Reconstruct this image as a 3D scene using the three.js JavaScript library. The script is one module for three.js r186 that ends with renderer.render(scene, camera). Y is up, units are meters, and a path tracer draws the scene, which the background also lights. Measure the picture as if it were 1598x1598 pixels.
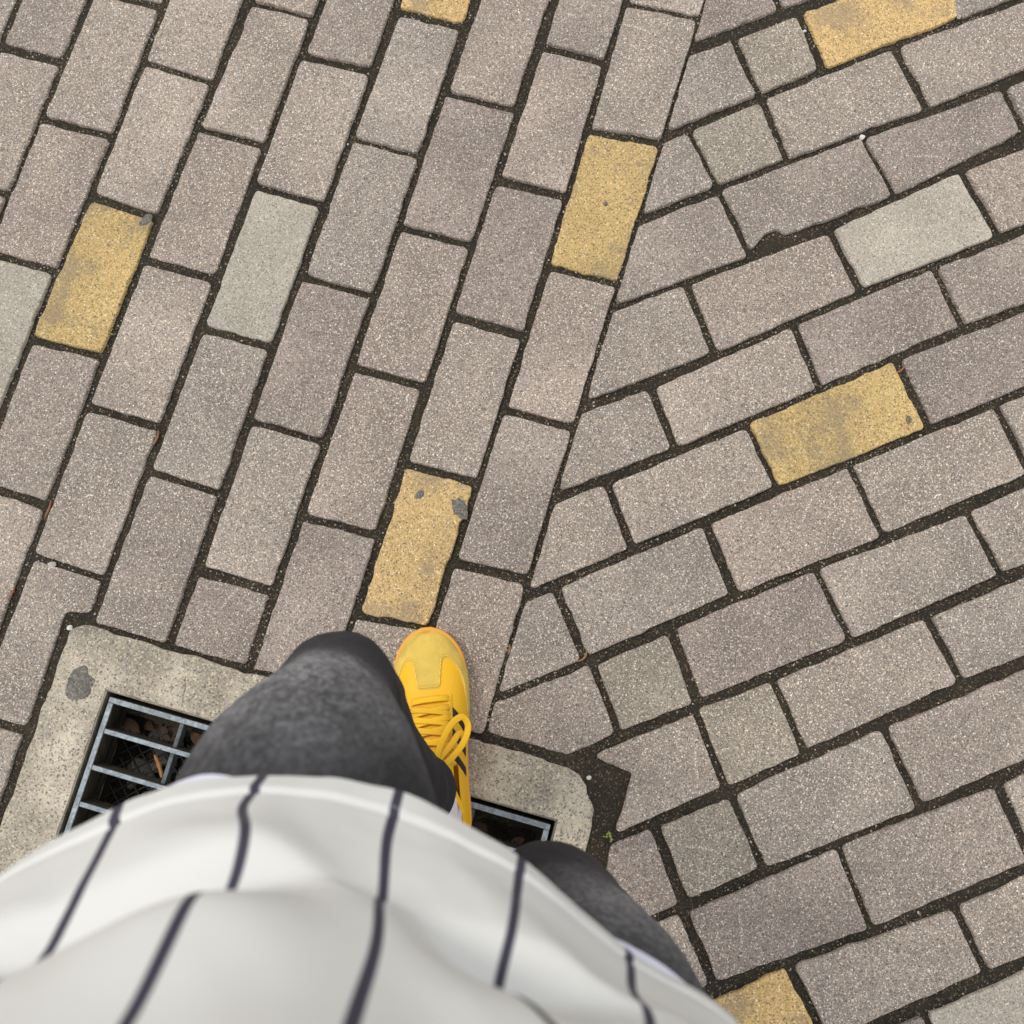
import * as THREE from 'three';
import { mergeGeometries, toCreasedNormals } from 'three/addons/utils/BufferGeometryUtils.js';
import { RoundedBoxGeometry } from 'three/addons/geometries/RoundedBoxGeometry.js';
import { MarchingCubes } from 'three/addons/objects/MarchingCubes.js';

// ---------- camera, sky, sun, exposure ----------
const scene = new THREE.Scene();
const CAM = new THREE.Vector3(0, 1.2064, 0);
const camera = new THREE.PerspectiveCamera(56.083, 1, 0.02, 400);
{
  const r = new THREE.Vector3(0.99562134, -0.01595522, 0.09210638), u = new THREE.Vector3(0.0934781, 0.16993669, -0.9810114), f = new THREE.Vector3(0, -0.98532581, -0.17068406);
  const m = new THREE.Matrix4().makeBasis(r, u, f.clone().negate());
  camera.position.copy(CAM);
  camera.quaternion.setFromRotationMatrix(m);
  camera.focus = 1.2;
  camera.userData.fStop = 7;
}
scene.add(camera);
const renderer = new THREE.WebGLRenderer({ antialias: true });
renderer.setSize(1024, 1024);
renderer.toneMapping = THREE.LinearToneMapping;
renderer.toneMappingExposure = 1.0;
renderer.shadowMap.enabled = true;
renderer.shadowMap.type = THREE.PCFSoftShadowMap;
document.body.appendChild(renderer.domElement);
{ // overcast sky: brighter overhead, dimmer towards the horizon
  const W = 256, H = 128, d = new Float32Array(W * H * 4);
  for (let j = 0; j < H; j++) for (let i = 0; i < W; i++) {
    const el = ((j + 0.5) / H - 0.5) * Math.PI, s = Math.sin(el), k = (j * W + i) * 4;
    const az = (i + .5) / W * Math.PI * 2;
    const cl = 1 + 0.05 * Math.sin(az * 3 + 2 * s) * Math.cos(s * 5) ;
    const L = s > 0 ? 1.36 * (1 + 2 * s) / 3 * cl : 0.30;
    d[k] = L * 0.985; d[k + 1] = L; d[k + 2] = L * (s > 0 ? 1.03 : 0.97); d[k + 3] = 1;
  }
  const t = new THREE.DataTexture(d, W, H, THREE.RGBAFormat, THREE.FloatType);
  t.mapping = THREE.EquirectangularReflectionMapping; t.magFilter = THREE.LinearFilter; t.minFilter = THREE.LinearFilter; t.needsUpdate = true;
  scene.background = t; scene.environment = t;
}
const sun = new THREE.DirectionalLight(0xfff6ea, 1.4);
sun.position.set(-2.6, 4.2, -1.5); sun.castShadow = true; sun.shadow.radius = 30; sun.shadow.mapSize.set(2048, 2048);
Object.assign(sun.shadow.camera, { left: -3, right: 3, top: 3, bottom: -3, near: 0.5, far: 12 });
scene.add(sun);

// ---------- helpers ----------
const rng = (s) => () => { s |= 0; s = s + 0x6D2B79F5 | 0; let t = Math.imul(s ^ s >>> 15, 1 | s); t = t + Math.imul(t ^ t >>> 7, 61 | t) ^ t; return ((t ^ t >>> 14) >>> 0) / 4294967296; };
const R = rng(20240611);
const rr = (a, b) => a + (b - a) * R();
const clamp = (x, a, b) => Math.min(b, Math.max(a, x));
const sm = (a, b, x) => { const t = clamp((x - a) / (b - a), 0, 1); return t * t * (3 - 2 * t); };
const mix = (a, b, t) => a + (b - a) * t;
const V3 = (x, y, z) => new THREE.Vector3(x, y, z);
function hash(x, y, z) { let h = Math.imul(x, 374761393) + Math.imul(y, 668265263) + Math.imul(z, 2147483647 ^ 0x5bd1e995) | 0; h = Math.imul(h ^ h >>> 13, 1274126177); return ((h ^ h >>> 16) >>> 0) / 4294967296; }
function noise(x, y, z = 0) {
  const xi = Math.floor(x), yi = Math.floor(y), zi = Math.floor(z), xf = x - xi, yf = y - yi, zf = z - zi;
  const u = xf * xf * (3 - 2 * xf), v = yf * yf * (3 - 2 * yf), w = zf * zf * (3 - 2 * zf);
  const L = (k) => mix(mix(hash(xi, yi, k), hash(xi + 1, yi, k), u), mix(hash(xi, yi + 1, k), hash(xi + 1, yi + 1, k), u), v);
  return (w ? mix(L(zi), L(zi + 1), w) : L(zi)) * 2 - 1;
}
const fbm = (x, y, z = 0, o = 4) => { let s = 0, a = 0.5, f = 1; for (let i = 0; i < o; i++) { s += a * noise(x * f + i * 17.3, y * f + i * 5.1, z * f + i * 3.7); a *= 0.5; f *= 2.03; } return s; };
// noise that repeats every n cells, for tiling textures
function tnoise(x, y, n, seed = 0) {
  const xi = Math.floor(x), yi = Math.floor(y), xf = x - xi, yf = y - yi, u = xf * xf * (3 - 2 * xf), v = yf * yf * (3 - 2 * yf);
  const m = (k) => ((k % n) + n) % n;
  return mix(mix(hash(m(xi), m(yi), seed), hash(m(xi + 1), m(yi), seed), u), mix(hash(m(xi), m(yi + 1), seed), hash(m(xi + 1), m(yi + 1), seed), u), v) * 2 - 1;
}
const tfbm = (x, y, n, seed, o = 4) => { let s = 0, a = 0.5, f = 1; for (let i = 0; i < o; i++) { s += a * tnoise(x * n * f, y * n * f, n * f, seed + i); a *= 0.5; f *= 2; } return s; };
const dataTex = (N, M, arr, srgb = true) => {
  const t = new THREE.DataTexture(arr, N, M, THREE.RGBAFormat, THREE.UnsignedByteType);
  t.wrapS = t.wrapT = THREE.RepeatWrapping; t.magFilter = THREE.LinearFilter; t.minFilter = THREE.LinearMipmapLinearFilter; t.generateMipmaps = true;
  if (srgb) t.colorSpace = THREE.SRGBColorSpace; t.needsUpdate = true; return t;
};
const names = {};
const numbered = (n) => { const k = names[n] = (names[n] ?? -1) + 1; return k ? `${n}_${String(k).padStart(3, '0')}` : n; };
function shade(o) { o.traverse?.((m) => { if (m.isMesh) { m.castShadow = true; m.receiveShadow = true; } }); return o; }
function mesh(name, geo, mat, parent = scene) { const m = new THREE.Mesh(geo, mat); m.name = parent === scene ? numbered(name) : name; m.castShadow = m.receiveShadow = true; parent.add(m); return m; }
function group(name, parent = scene) { const g = new THREE.Group(); g.name = parent === scene ? numbered(name) : name; parent.add(g); return g; }
function tag(o, label, category, grp, kind) { Object.assign(o.userData, { label, category }); if (grp) o.userData.group = grp; if (kind) o.userData.kind = kind; return o; }

// speckled aggregate texture: grains scattered over a base, tile side in metres
function aggregate({ N = 1024, tile = 0.42, base, grains, count, mottle = 0.1, mottleN = 6, seed = 1, fine = 10, stain = null, rmin = 0.0004, rmax = 0.0012 }) {
  const c = new Float32Array(N * N * 3), hgt = new Float32Array(N * N), rnd = rng(seed);
  for (let y = 0; y < N; y++) for (let x = 0; x < N; x++) {
    const k = y * N + x, m = 1 + mottle * tfbm(x / N, y / N, mottleN, seed * 31, 4) + (rnd() - .5) * fine / 100;
    for (let j = 0; j < 3; j++) c[k * 3 + j] = base[j] * m; hgt[k] = 110 + rnd() * 20;
  }
  const px = N / tile;
  for (let i = 0; i < count; i++) {
    const gx = rnd() * N, gy = rnd() * N, r = mix(rmin, rmax, Math.pow(rnd(), 1.6)) * px, g = grains[Math.floor(rnd() * grains.length)], a = g[3] * (0.6 + 0.4 * rnd()), el = 0.65 + rnd() * 0.7, th = rnd() * 3.14, ct = Math.cos(th), st = Math.sin(th);
    const b = 0.9 + rnd() * 0.2, hh = (g[4] ?? 30) * (0.5 + rnd());
    for (let y = Math.floor(gy - r * 1.4); y <= gy + r * 1.4; y++) for (let x = Math.floor(gx - r * 1.4); x <= gx + r * 1.4; x++) {
      const dx = x - gx, dy = y - gy, p = (dx * ct + dy * st) / el, q = (-dx * st + dy * ct) * el, d = (p * p + q * q) / (r * r);
      if (d > 1) continue;
      const k = (((y % N) + N) % N) * N + ((x % N) + N) % N, w = a * sm(1, 0.55, d);
      for (let j = 0; j < 3; j++) c[k * 3 + j] = mix(c[k * 3 + j], g[j] * b, w);
      hgt[k] = mix(hgt[k], 120 + hh * (1 - d), w);
    }
  }
  const A = new Uint8Array(N * N * 4), B = new Uint8Array(N * N * 4);
  for (let k = 0; k < N * N; k++) {
    let s = stain ? stain((k % N) / N, Math.floor(k / N) / N) : null;
    for (let j = 0; j < 3; j++) { let q = c[k * 3 + j]; if (s) q = mix(q, s[j], s[3]); A[k * 4 + j] = clamp(q, 0, 255); B[k * 4 + j] = clamp(hgt[k], 0, 255); }
    A[k * 4 + 3] = B[k * 4 + 3] = 255;
  }
  return { map: dataTex(N, N, A), bump: dataTex(N, N, B, false), tile };
}
const MAT = (o) => new THREE.MeshStandardMaterial({ roughness: 0.9, metalness: 0, ...o });

// ---------- textures and materials ----------
const texGrey = aggregate({ base: [135, 125, 117], count: 120000, mottle: 0.32, mottleN: 4, seed: 3, fine: 24, rmin: 0.00035, rmax: 0.0011,
  grains: [[178, 168, 158, .9, 60], [204, 192, 177, .9, 75], [90, 81, 78, .9, -45], [70, 64, 61, .9, -70], [194, 166, 138, .85, 55], [150, 139, 132, .8, 30], [112, 102, 97, .85, -5], [232, 225, 213, .9, 90], [104, 94, 91, .8, -30], [156, 145, 138, .8, 40], [130, 118, 112, .8, 10]] });
const texYellow = aggregate({ base: [192, 161, 108], count: 110000, mottle: 0.16, mottleN: 5, seed: 8, fine: 22, rmin: 0.00035, rmax: 0.0013,
  grains: [[212, 182, 130, .85, 50], [200, 170, 116, .8, 40], [122, 106, 82, .85, -55], [92, 83, 70, .85, -65], [222, 198, 152, .85, 60], [188, 156, 102, .85, 20], [166, 138, 94, .8, 0], [138, 123, 98, .8, -35], [230, 214, 184, .85, 70], [196, 167, 114, .8, 30]],
  stain: (u, v) => { const n = tfbm(u, v, 9, 77, 6), g = tnoise(u * 330, v * 330, 330, 5) + tnoise(u * 170, v * 170, 170, 15); return [134, 120, 104, clamp((n - 0.10) * 1.5 + g * 0.34, 0, 0.55)]; } });
const texPale = aggregate({ base: [158, 153, 141], count: 110000, mottle: 0.16, mottleN: 6, seed: 12, fine: 20, rmin: 0.00035, rmax: 0.0012,
  grains: [[178, 173, 163, .8, 45], [194, 188, 176, .85, 60], [124, 120, 110, .85, -40], [96, 93, 89, .85, -55], [166, 161, 146, .8, 30], [144, 141, 130, .8, 10], [206, 201, 188, .8, 60], [172, 161, 136, .7, 30], [134, 130, 120, .8, -10]] });
const texConcrete = aggregate({ base: [150, 144, 130], count: 60000, mottle: 0.42, mottleN: 8, seed: 21, fine: 28, rmin: 0.0004, rmax: 0.0017,
  grains: [[178, 169, 152, .8, 45], [200, 190, 171, .75, 60], [112, 104, 95, .8, -40], [90, 84, 77, .8, -55], [170, 150, 122, .7, 30], [138, 136, 130, .8, 10], [196, 186, 165, .7, 40]] });
const texSoil = aggregate({ base: [42, 37, 30], count: 70000, mottle: 0.5, mottleN: 11, seed: 33, fine: 50, rmin: 0.0004, rmax: 0.0014,
  grains: [[30, 26, 21, .9, -40], [62, 52, 38, .8, 40], [24, 22, 19, .9, -50], [78, 66, 46, .7, 50], [52, 44, 32, .8, 10], [40, 36, 28, .8, 0], [54, 52, 30, .6, 20], [116, 104, 80, .8, 60], [20, 18, 15, .9, -60], [150, 136, 106, .8, 70]],
  stain: (u, v) => { const n = tfbm(u, v, 9, 91, 4), g = tnoise(u * 260, v * 260, 260, 9); return [50, 48, 26, clamp((n - 0.2) * 1.8 + g * 0.2, 0, 0.42)]; } });
const greyMats = [[1.12, 1.13, 1.1], [1.04, 1.04, 1.02], [1.18, 1.18, 1.14], [1.1, 1.12, 1.1], [1.16, 1.14, 1.1], [1.0, 0.99, 0.98], [1.2, 1.2, 1.16]].map((c) => { const m = MAT({ map: texGrey.map, bumpMap: texGrey.bump, bumpScale: 0.0011, roughness: 0.88 }); m.color.setRGB(...c); return m; });
const squareMats = [[1.12, 1.14, 1.06], [1.04, 1.07, 1.0]].map((c) => { const m = MAT({ map: texGrey.map, bumpMap: texGrey.bump, bumpScale: 0.0011, roughness: 0.88 }); m.color.setRGB(...c); return m; });
const yellowMats = [[1, 1, 1], [1.06, 1.04, 0.98], [0.9, 0.92, 0.86]].map((c) => { const m = MAT({ map: texYellow.map, bumpMap: texYellow.bump, bumpScale: 0.0011 }); m.color.setRGB(...c); return m; });
const paleMats = [[1.15, 1.1, 1.09], [1.02, 1.0, 0.98]].map((c) => { const m = MAT({ map: texPale.map, bumpMap: texPale.bump, bumpScale: 0.001 }); m.color.setRGB(...c); return m; });
const concreteMat = MAT({ map: texConcrete.map, bumpMap: texConcrete.bump, bumpScale: 0.0014, roughness: 0.92 }); concreteMat.color.setRGB(1.1, 1.08, 1.07);
const soilMat = MAT({ map: texSoil.map, bumpMap: texSoil.bump, bumpScale: 0.0025, roughness: 0.95 }); soilMat.color.setRGB(0.9, 0.86, 0.82);

// ---------- pavement: every paver is a piece of its own ----------
// joint-centre outlines on the ground in tenths of a millimetre (x z x z ...); first letter: g grey, y yellow, p pale, s half-size; second: 1 near, 0 far
const PAVERS = `g1 3065 -11100 3997 -10723 3255 -8792 2223 -9137
g1 2223 -9137 3255 -8792 2500 -6968 1501 -7241
y1 1501 -7241 2500 -6968 1684 -4998 762 -5353
g1 762 -5353 1684 -4998 908 -3122 -2 -3453
g1 -2 -3453 908 -3122 117 -1211 -800 -1521
g1 -800 -1521 117 -1211 -602 654 -1540 298
g1 1751 -10528 2682 -10152 1882 -8236 987 -8600
g1 987 -8600 1882 -8236 1141 -6315 191 -6666
g1 191 -6666 1141 -6315 383 -4406 -573 -4788
g1 -573 -4788 383 -4406 -389 -2510 -1351 -2856
y1 -1351 -2856 -389 -2510 -1145 -704 -2100 -972
g1 -2100 -972 -1145 -704 -1544 296 -2475 -57
g1 381 -9954 1360 -9559 593 -7644 -403 -8021
g1 -403 -8021 593 -7644 -187 -5739 -1168 -6112
g1 -1168 -6112 -187 -5739 -954 -3845 -1929 -4226
g1 -1929 -4226 -954 -3845 -1712 -1951 -2710 -2301
g1 -2710 -2301 -1712 -1951 -2479 -59 -3466 -433
y1 -201 -11288 762 -10899 -11 -9003 -973 -9356
g1 -973 -9356 -11 -9003 -773 -7096 -1746 -7486
g1 -1746 -7486 -773 -7096 -1550 -5163 -2530 -5556
g1 -2530 -5556 -1550 -5163 -2328 -3242 -3297 -3628
g1 -3297 -3628 -2328 -3242 -3091 -1366 -4035 -1737
g1 -4035 -1737 -3091 -1366 -3467 -434 -4427 -798
g1 -1568 -10714 -593 -10320 -1352 -8443 -2344 -8795
g1 -2344 -8795 -1352 -8443 -2144 -6511 -3108 -6905
p1 -3108 -6905 -2144 -6511 -2920 -4579 -3893 -4961
g1 -3893 -4961 -2920 -4579 -3673 -2669 -4651 -3082
g1 -4651 -3082 -3673 -2669 -4438 -802 -5422 -1176
g1 -2311 -11673 -1339 -11280 -2113 -9365 -3029 -9719
g1 -3029 -9719 -2113 -9365 -2881 -7467 -3845 -7858
g1 -3845 -7858 -2881 -7467 -3634 -5602 -4636 -5981
g1 -4636 -5981 -3634 -5602 -4433 -3622 -5432 -4013
g1 -5432 -4013 -4433 -3622 -5206 -1706 -6167 -2114
g1 -6132 -2100 -5213 -1709 -5368 -1245 -5708 -1301 -6227 76 -6944 -215
g1 -6942 -213 -6225 77 -6956 2003 -7714 1697
g1 -3807 -10789 -2828 -10393 -3564 -8507 -4552 -8942
g1 -4552 -8942 -3564 -8507 -4390 -6573 -5323 -6990
y1 -5323 -6990 -4390 -6573 -5170 -4670 -6167 -5031
g1 -6167 -5031 -5170 -4670 -5938 -2714 -6894 -3149
g1 -6894 -3149 -5938 -2714 -6687 -843 -7666 -1239
g1 -4442 -12043 -3461 -11646 -4251 -9755 -5214 -10133
g1 -5214 -10133 -4251 -9755 -4987 -7821 -6000 -8214
g1 -6000 -8214 -4987 -7821 -5774 -5922 -6757 -6313
p1 -6757 -6313 -5774 -5922 -6548 -4006 -7529 -4403
g1 -5789 -11288 -4893 -10926 -5671 -9028 -6561 -9378
g1 -6561 -9378 -5671 -9028 -6437 -7106 -7333 -7468
g1 -7333 -7468 -6437 -7106 -7208 -5196 -8104 -5558
g1 3565 -9584 4123 -9753 4422 -8765 3062 -8353
g1 4123 -9753 6094 -10351 6394 -9364 4422 -8765
g1 3030 -8275 3651 -8451 3924 -7498 2536 -7066
s1 3651 -8451 4634 -8749 4837 -7793 3924 -7498
y1 4634 -8749 6843 -9419 6867 -8416 4837 -7793
g1 6843 -9419 6532 -9405 6850 -8355 6867 -8416
g1 6532 -9405 8503 -10003 8822 -8953 6850 -8355
g1 2527 -7043 2878 -7149 3184 -6229 2044 -5861
s1 2878 -7149 3947 -7506 4176 -6522 3184 -6229
g1 3947 -7506 5853 -8110 6169 -7075 4176 -6522
g1 5853 -8110 7853 -8659 8145 -7696 6169 -7075
g1 2044 -5861 3184 -6229 3488 -5199 1559 -4675
g1 3184 -6229 5201 -6812 5518 -5839 3971 -5420 3882 -5521 3720 -5464 3615 -5328 3488 -5199
g1 5201 -6812 7217 -7348 7408 -6603 5518 -5839
g1 7217 -7348 9135 -7996 9419 -7060 7408 -6603
g1 1557 -4668 2556 -4964 2835 -3906 1031 -3382
g1 2556 -4964 4565 -5517 4863 -4578 2835 -3906
p1 4565 -5517 6453 -6197 6802 -5155 4863 -4578
g1 6453 -6197 8464 -6770 8778 -5734 6802 -5155
g1 1014 -3339 1936 -3584 2170 -2679 554 -2213
g1 1936 -3584 3897 -4267 4127 -3306 2170 -2679
g1 3897 -4267 5867 -4885 6111 -3960 4127 -3306
g1 5867 -4885 7818 -5443 8102 -4508 6111 -3960
g1 544 -2189 1243 -2387 1490 -1449 65 -1015
g1 1243 -2387 3113 -2979 3402 -2041 1490 -1449
y1 3113 -2979 5147 -3640 5440 -2638 3402 -2041
g1 5147 -3640 7101 -4204 7394 -3239 5440 -2638
g1 58 -999 438 -1111 735 -109 -449 242
g1 438 -1111 2422 -1741 2688 -739 735 -109
g1 2422 -1741 4350 -2323 4646 -1299 2688 -739
g1 4350 -2323 6337 -2918 6642 -1915 4646 -1299
g1 6337 -2918 8309 -3516 8613 -2513 6642 -1915
g1 -448 240 797 -130 1063 790 370 1023 -615 649
s1 797 -130 1824 -469 2056 535 1063 790
g1 1824 -469 3723 -1044 4058 -34 2056 535
g1 3723 -1044 5712 -1575 6027 -668 4058 -34
g1 5712 -1575 7693 -2234 7992 -1248 6027 -668
g1 529 1009 2010 585 2255 1545 804 2004 1100 1297
s1 1999 550 3011 273 3288 1255 2265 1578
g1 3011 273 4994 -326 5327 588 3288 1255
g1 4994 -326 6946 -931 7243 46 5327 588
g1 781 2027 1356 1861 1622 2844 313 3260
s1 1356 1861 2298 1568 2602 2535 1622 2844
g1 2298 1568 4268 938 4571 1991 2602 2535
g1 4268 938 6237 351 6549 1378 4571 1991
g1 313 3260 1563 2864 1841 3748 -124 4506 -140 4453
g1 1563 2864 3492 2276 3769 3307 1841 3748
g1 3492 2276 5523 1764 5790 2712 3769 3307
g1 5523 1764 7455 1103 7761 2114 5790 2712
y1 816 4221 2741 3542 3086 4505 1104 5171
g1 2741 3542 4779 3075 5044 3911 3086 4505
g1 4779 3075 6730 2427 7018 3377 5044 3911
g1 2239 4827 4210 4229 4513 5228 2542 5826
p1 4210 4229 6181 3631 6484 4630 4513 5228
g0 3837 -13010 4768 -12633 3997 -10723 3065 -11100
g0 -3317 7378 -3721 8376 -4652 8000 -4257 7021
g0 -4652 8000 -3721 8376 -4492 10286 -5424 9910
g0 -5424 9910 -4492 10286 -5264 12196 -6196 11820
g0 -6196 11820 -5264 12196 -6036 14106 -6967 13730
g0 3295 -14348 4225 -13971 3454 -12062 2523 -12438
g0 2523 -12438 3454 -12062 2682 -10152 1751 -10528
g0 -5195 6662 -4264 7038 -5035 8948 -5966 8572
g0 -5966 8572 -5035 8948 -5807 10858 -6738 10482
g0 -6738 10482 -5807 10858 -6579 12768 -7510 12392
g0 1924 -13774 2903 -13379 2131 -11469 1152 -11864
g1 1152 -11864 2131 -11469 1360 -9559 381 -9954
g0 -5196 6665 -5586 7631 -6565 7235 -6183 6290
g0 -6565 7235 -5586 7631 -6358 9541 -7337 9145
g0 -7337 9145 -6358 9541 -7129 11451 -8108 11055
g0 570 -13198 1534 -12809 762 -10899 -201 -11288
g0 -6231 6272 -6183 6291 -6955 8201 -7919 7812 -7155 5921
g0 -7919 7812 -6955 8201 -7727 10111 -8690 9722
g0 -8690 9722 -7727 10111 -8499 12021 -9462 11632
g0 -25 -14534 951 -14140 179 -12230 -796 -12624
g0 -796 -12624 179 -12230 -593 -10320 -1568 -10714
g0 -7155 5921 -7538 6870 -8514 6476 -8139 5548
g0 -8514 6476 -7538 6870 -8310 8780 -9285 8386
g0 -9285 8386 -8310 8780 -9082 10690 -10057 10296
g0 -1540 -13583 -568 -13190 -1339 -11280 -2311 -11673
g1 -7714 1697 -6956 2003 -7688 3929 -8485 3607
g0 -8485 3607 -7688 3929 -8419 5856 -9257 5517
g0 -9257 5517 -8285 5910 -9057 7820 -10029 7427
g0 -10029 7427 -9057 7820 -9828 9730 -10801 9337
g0 -2264 -14609 -1285 -14213 -2057 -12303 -3035 -12699
g0 -3035 -12699 -2057 -12303 -2828 -10393 -3807 -10789
g1 -7666 -1239 -6687 -843 -7459 1067 -8438 671
g0 -8438 671 -7459 1067 -8231 2977 -9209 2581
g0 -9209 2581 -8231 2977 -9002 4887 -9981 4491
g0 -9981 4491 -9002 4887 -9774 6797 -10753 6401
g0 -10753 6401 -9774 6797 -10546 8707 -11524 8311
g0 -3670 -13953 -2689 -13556 -3461 -11646 -4442 -12043
g1 -7529 -4403 -6548 -4006 -7319 -2096 -8301 -2493
g0 -8301 -2493 -7319 -2096 -8091 -186 -9072 -583
g0 -9072 -583 -8091 -186 -8863 1724 -9844 1327
g0 -9844 1327 -8863 1724 -9635 3634 -10616 3237
g0 -10616 3237 -9635 3634 -10406 5544 -11388 5147
g0 -11388 5147 -10406 5544 -11178 7454 -12159 7057
g0 -5017 -13198 -4121 -12836 -4893 -10926 -5789 -11288
g0 -8104 -5558 -7208 -5196 -7980 -3286 -8876 -3648
g0 -8876 -3648 -7980 -3286 -8752 -1376 -9648 -1738
g0 -9648 -1738 -8752 -1376 -9523 534 -10420 172
g0 -10420 172 -9523 534 -10295 2444 -11191 2082
g0 -11191 2082 -10295 2444 -11067 4354 -11963 3992
g0 -11963 3992 -11067 4354 -11839 6264 -12735 5902
g0 -12735 5902 -11839 6264 -12610 8174 -13506 7812
g0 -6203 -13018 -5246 -12631 -6018 -10721 -6975 -11108
g1 -6975 -11108 -6018 -10721 -6790 -8811 -7747 -9198
y1 -7747 -9198 -6790 -8811 -7562 -6902 -8519 -7288
g0 -8519 -7288 -7562 -6902 -8333 -4992 -9290 -5378
g0 -9290 -5378 -8333 -4992 -9105 -3082 -10062 -3468
g0 -10062 -3468 -9105 -3082 -9877 -1172 -10834 -1558
g0 -10834 -1558 -9877 -1172 -10649 738 -11605 352
g0 -11605 352 -10649 738 -11420 2648 -12377 2262
g0 -12377 2262 -11420 2648 -12192 4558 -13149 4172
g0 -13149 4172 -12192 4558 -12964 6468 -13921 6082
g0 -7337 -12968 -6380 -12581 -7152 -10671 -8109 -11058
g0 -8109 -11058 -7152 -10671 -7923 -8761 -8880 -9148
g0 -8880 -9148 -7923 -8761 -8695 -6851 -9652 -7238
g0 -9652 -7238 -8695 -6851 -9467 -4941 -10424 -5328
g0 -10424 -5328 -9467 -4941 -10239 -3031 -11196 -3418
g0 -11196 -3418 -10239 -3031 -11010 -1121 -11967 -1508
g0 -11967 -1508 -11010 -1121 -11782 789 -12739 402
g0 -12739 402 -11782 789 -12554 2699 -13511 2312
g0 -13511 2312 -12554 2699 -13326 4609 -14283 4222
g0 -8797 -12109 -7840 -11722 -8612 -9812 -9569 -10199
g0 -9569 -10199 -8612 -9812 -9383 -7902 -10340 -8289
g0 -10340 -8289 -9383 -7902 -10155 -5992 -11112 -6379
g0 -11112 -6379 -10155 -5992 -10927 -4082 -11884 -4469
g0 -11884 -4469 -10927 -4082 -11699 -2173 -12656 -2559
g0 -12656 -2559 -11699 -2173 -12470 -263 -13427 -649
g0 -13427 -649 -12470 -263 -13242 1647 -14199 1261
g0 -14199 1261 -13242 1647 -14014 3557 -14971 3171
g0 -10193 -11410 -9236 -11023 -10008 -9113 -10964 -9500
g0 -10964 -9500 -10008 -9113 -10779 -7203 -11736 -7590
g0 -11736 -7590 -10779 -7203 -11551 -5293 -12508 -5680
y0 -12508 -5680 -11551 -5293 -12323 -3383 -13280 -3770
g0 -13280 -3770 -12323 -3383 -13094 -1473 -14051 -1860
g0 -14051 -1860 -13094 -1473 -13866 437 -14823 50
g0 -12119 -9396 -11162 -9010 -11934 -7100 -12891 -7486
g0 -12891 -7486 -11934 -7100 -12706 -5190 -13663 -5576
g0 -13663 -5576 -12706 -5190 -13478 -3280 -14435 -3666
g0 -14435 -3666 -13478 -3280 -14249 -1370 -15206 -1756
g0 5074 -13277 5333 -13356 5633 -12368 4571 -12046
g0 4571 -12046 4647 -12069 4947 -11082 4068 -10815
g0 4647 -12069 6618 -12667 6918 -11680 4947 -11082
g1 4001 -10651 4261 -9795 3565 -9584
g0 4068 -10815 5932 -11381 6232 -10393 4261 -9795 4001 -10651
g0 5932 -11381 7904 -11979 8203 -10991 6232 -10393
g0 6094 -10351 8065 -10949 8365 -9962 6394 -9364
g1 7853 -8659 9824 -9257 10116 -8294 8145 -7696
g0 9135 -7996 11106 -8594 11390 -7658 9419 -7060
g0 8464 -6770 10435 -7368 10750 -6332 8778 -5734
g0 10435 -7368 12407 -7966 12721 -6930 10750 -6332
g0 7818 -5443 9790 -6041 10073 -5106 8102 -4508
g0 9790 -6041 11761 -6639 12045 -5704 10073 -5106
g1 7101 -4204 9072 -4802 9365 -3837 7394 -3239
g0 9072 -4802 11044 -5400 11337 -4435 9365 -3837
g0 11044 -5400 13015 -5999 13308 -5033 11337 -4435
g0 8309 -3516 10280 -4114 10584 -3111 8613 -2513
g0 10280 -4114 12251 -4712 12555 -3709 10584 -3111
g0 7693 -2234 9664 -2832 9963 -1847 7992 -1248
p0 9664 -2832 11635 -3430 11934 -2445 9963 -1847
g0 11635 -3430 13607 -4028 13906 -3043 11934 -2445
g0 6946 -931 8918 -1529 9214 -552 7243 46
g0 8918 -1529 10889 -2127 11185 -1150 9214 -552
g0 10889 -2127 12860 -2725 13157 -1748 11185 -1150
g1 6237 351 8209 -247 8520 780 6549 1378
g0 8209 -247 10180 -845 10491 182 8520 780
y0 10180 -845 12151 -1443 12463 -416 10491 182
g0 12151 -1443 14122 -2041 14434 -1014 12463 -416
g0 7455 1103 9426 505 9732 1516 7761 2114
g0 9426 505 11397 -93 11704 918 9732 1516
g0 11397 -93 13368 -691 13675 320 11704 918
g1 -164 4518 816 4221 1104 5171 -610 5691
g0 6730 2427 8701 1829 8990 2779 7018 3377
g0 8701 1829 10673 1230 10961 2181 8990 2779
g0 10673 1230 12644 632 12932 1583 10961 2181
g0 -2987 7503 -3372 7620 -3411 7492 -3358 7363
g0 -610 5691 267 5425 570 6424 -1078 6924
g0 267 5425 2239 4827 2542 5826 570 6424
g0 6181 3631 8152 3033 8455 4032 6484 4630
g0 8152 3033 10124 2435 10427 3434 8455 4032
g0 10124 2435 12095 1837 12398 2836 10427 3434
g0 12095 1837 14066 1239 14369 2238 12398 2836
g0 -3476 7651 -2987 7503 -2246 7785 -2087 8309 -3979 8883
g0 -1078 6924 -415 6723 -116 7711 -1541 8143
g0 -415 6723 1556 6125 1856 7112 -116 7711
g0 1556 6125 3527 5527 3827 6514 1856 7112
g0 3527 5527 5498 4929 5798 5916 3827 6514
g0 5498 4929 7470 4331 7769 5318 5798 5916
g0 7470 4331 9441 3733 9741 4720 7769 5318
g0 9441 3733 11412 3135 11712 4122 9741 4720
g0 11412 3135 13384 2537 13683 3524 11712 4122
g0 -3979 8883 -3073 8608 -2773 9595 -4482 10114
g0 -3073 8608 -1101 8010 -802 8997 -2773 9595
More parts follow.
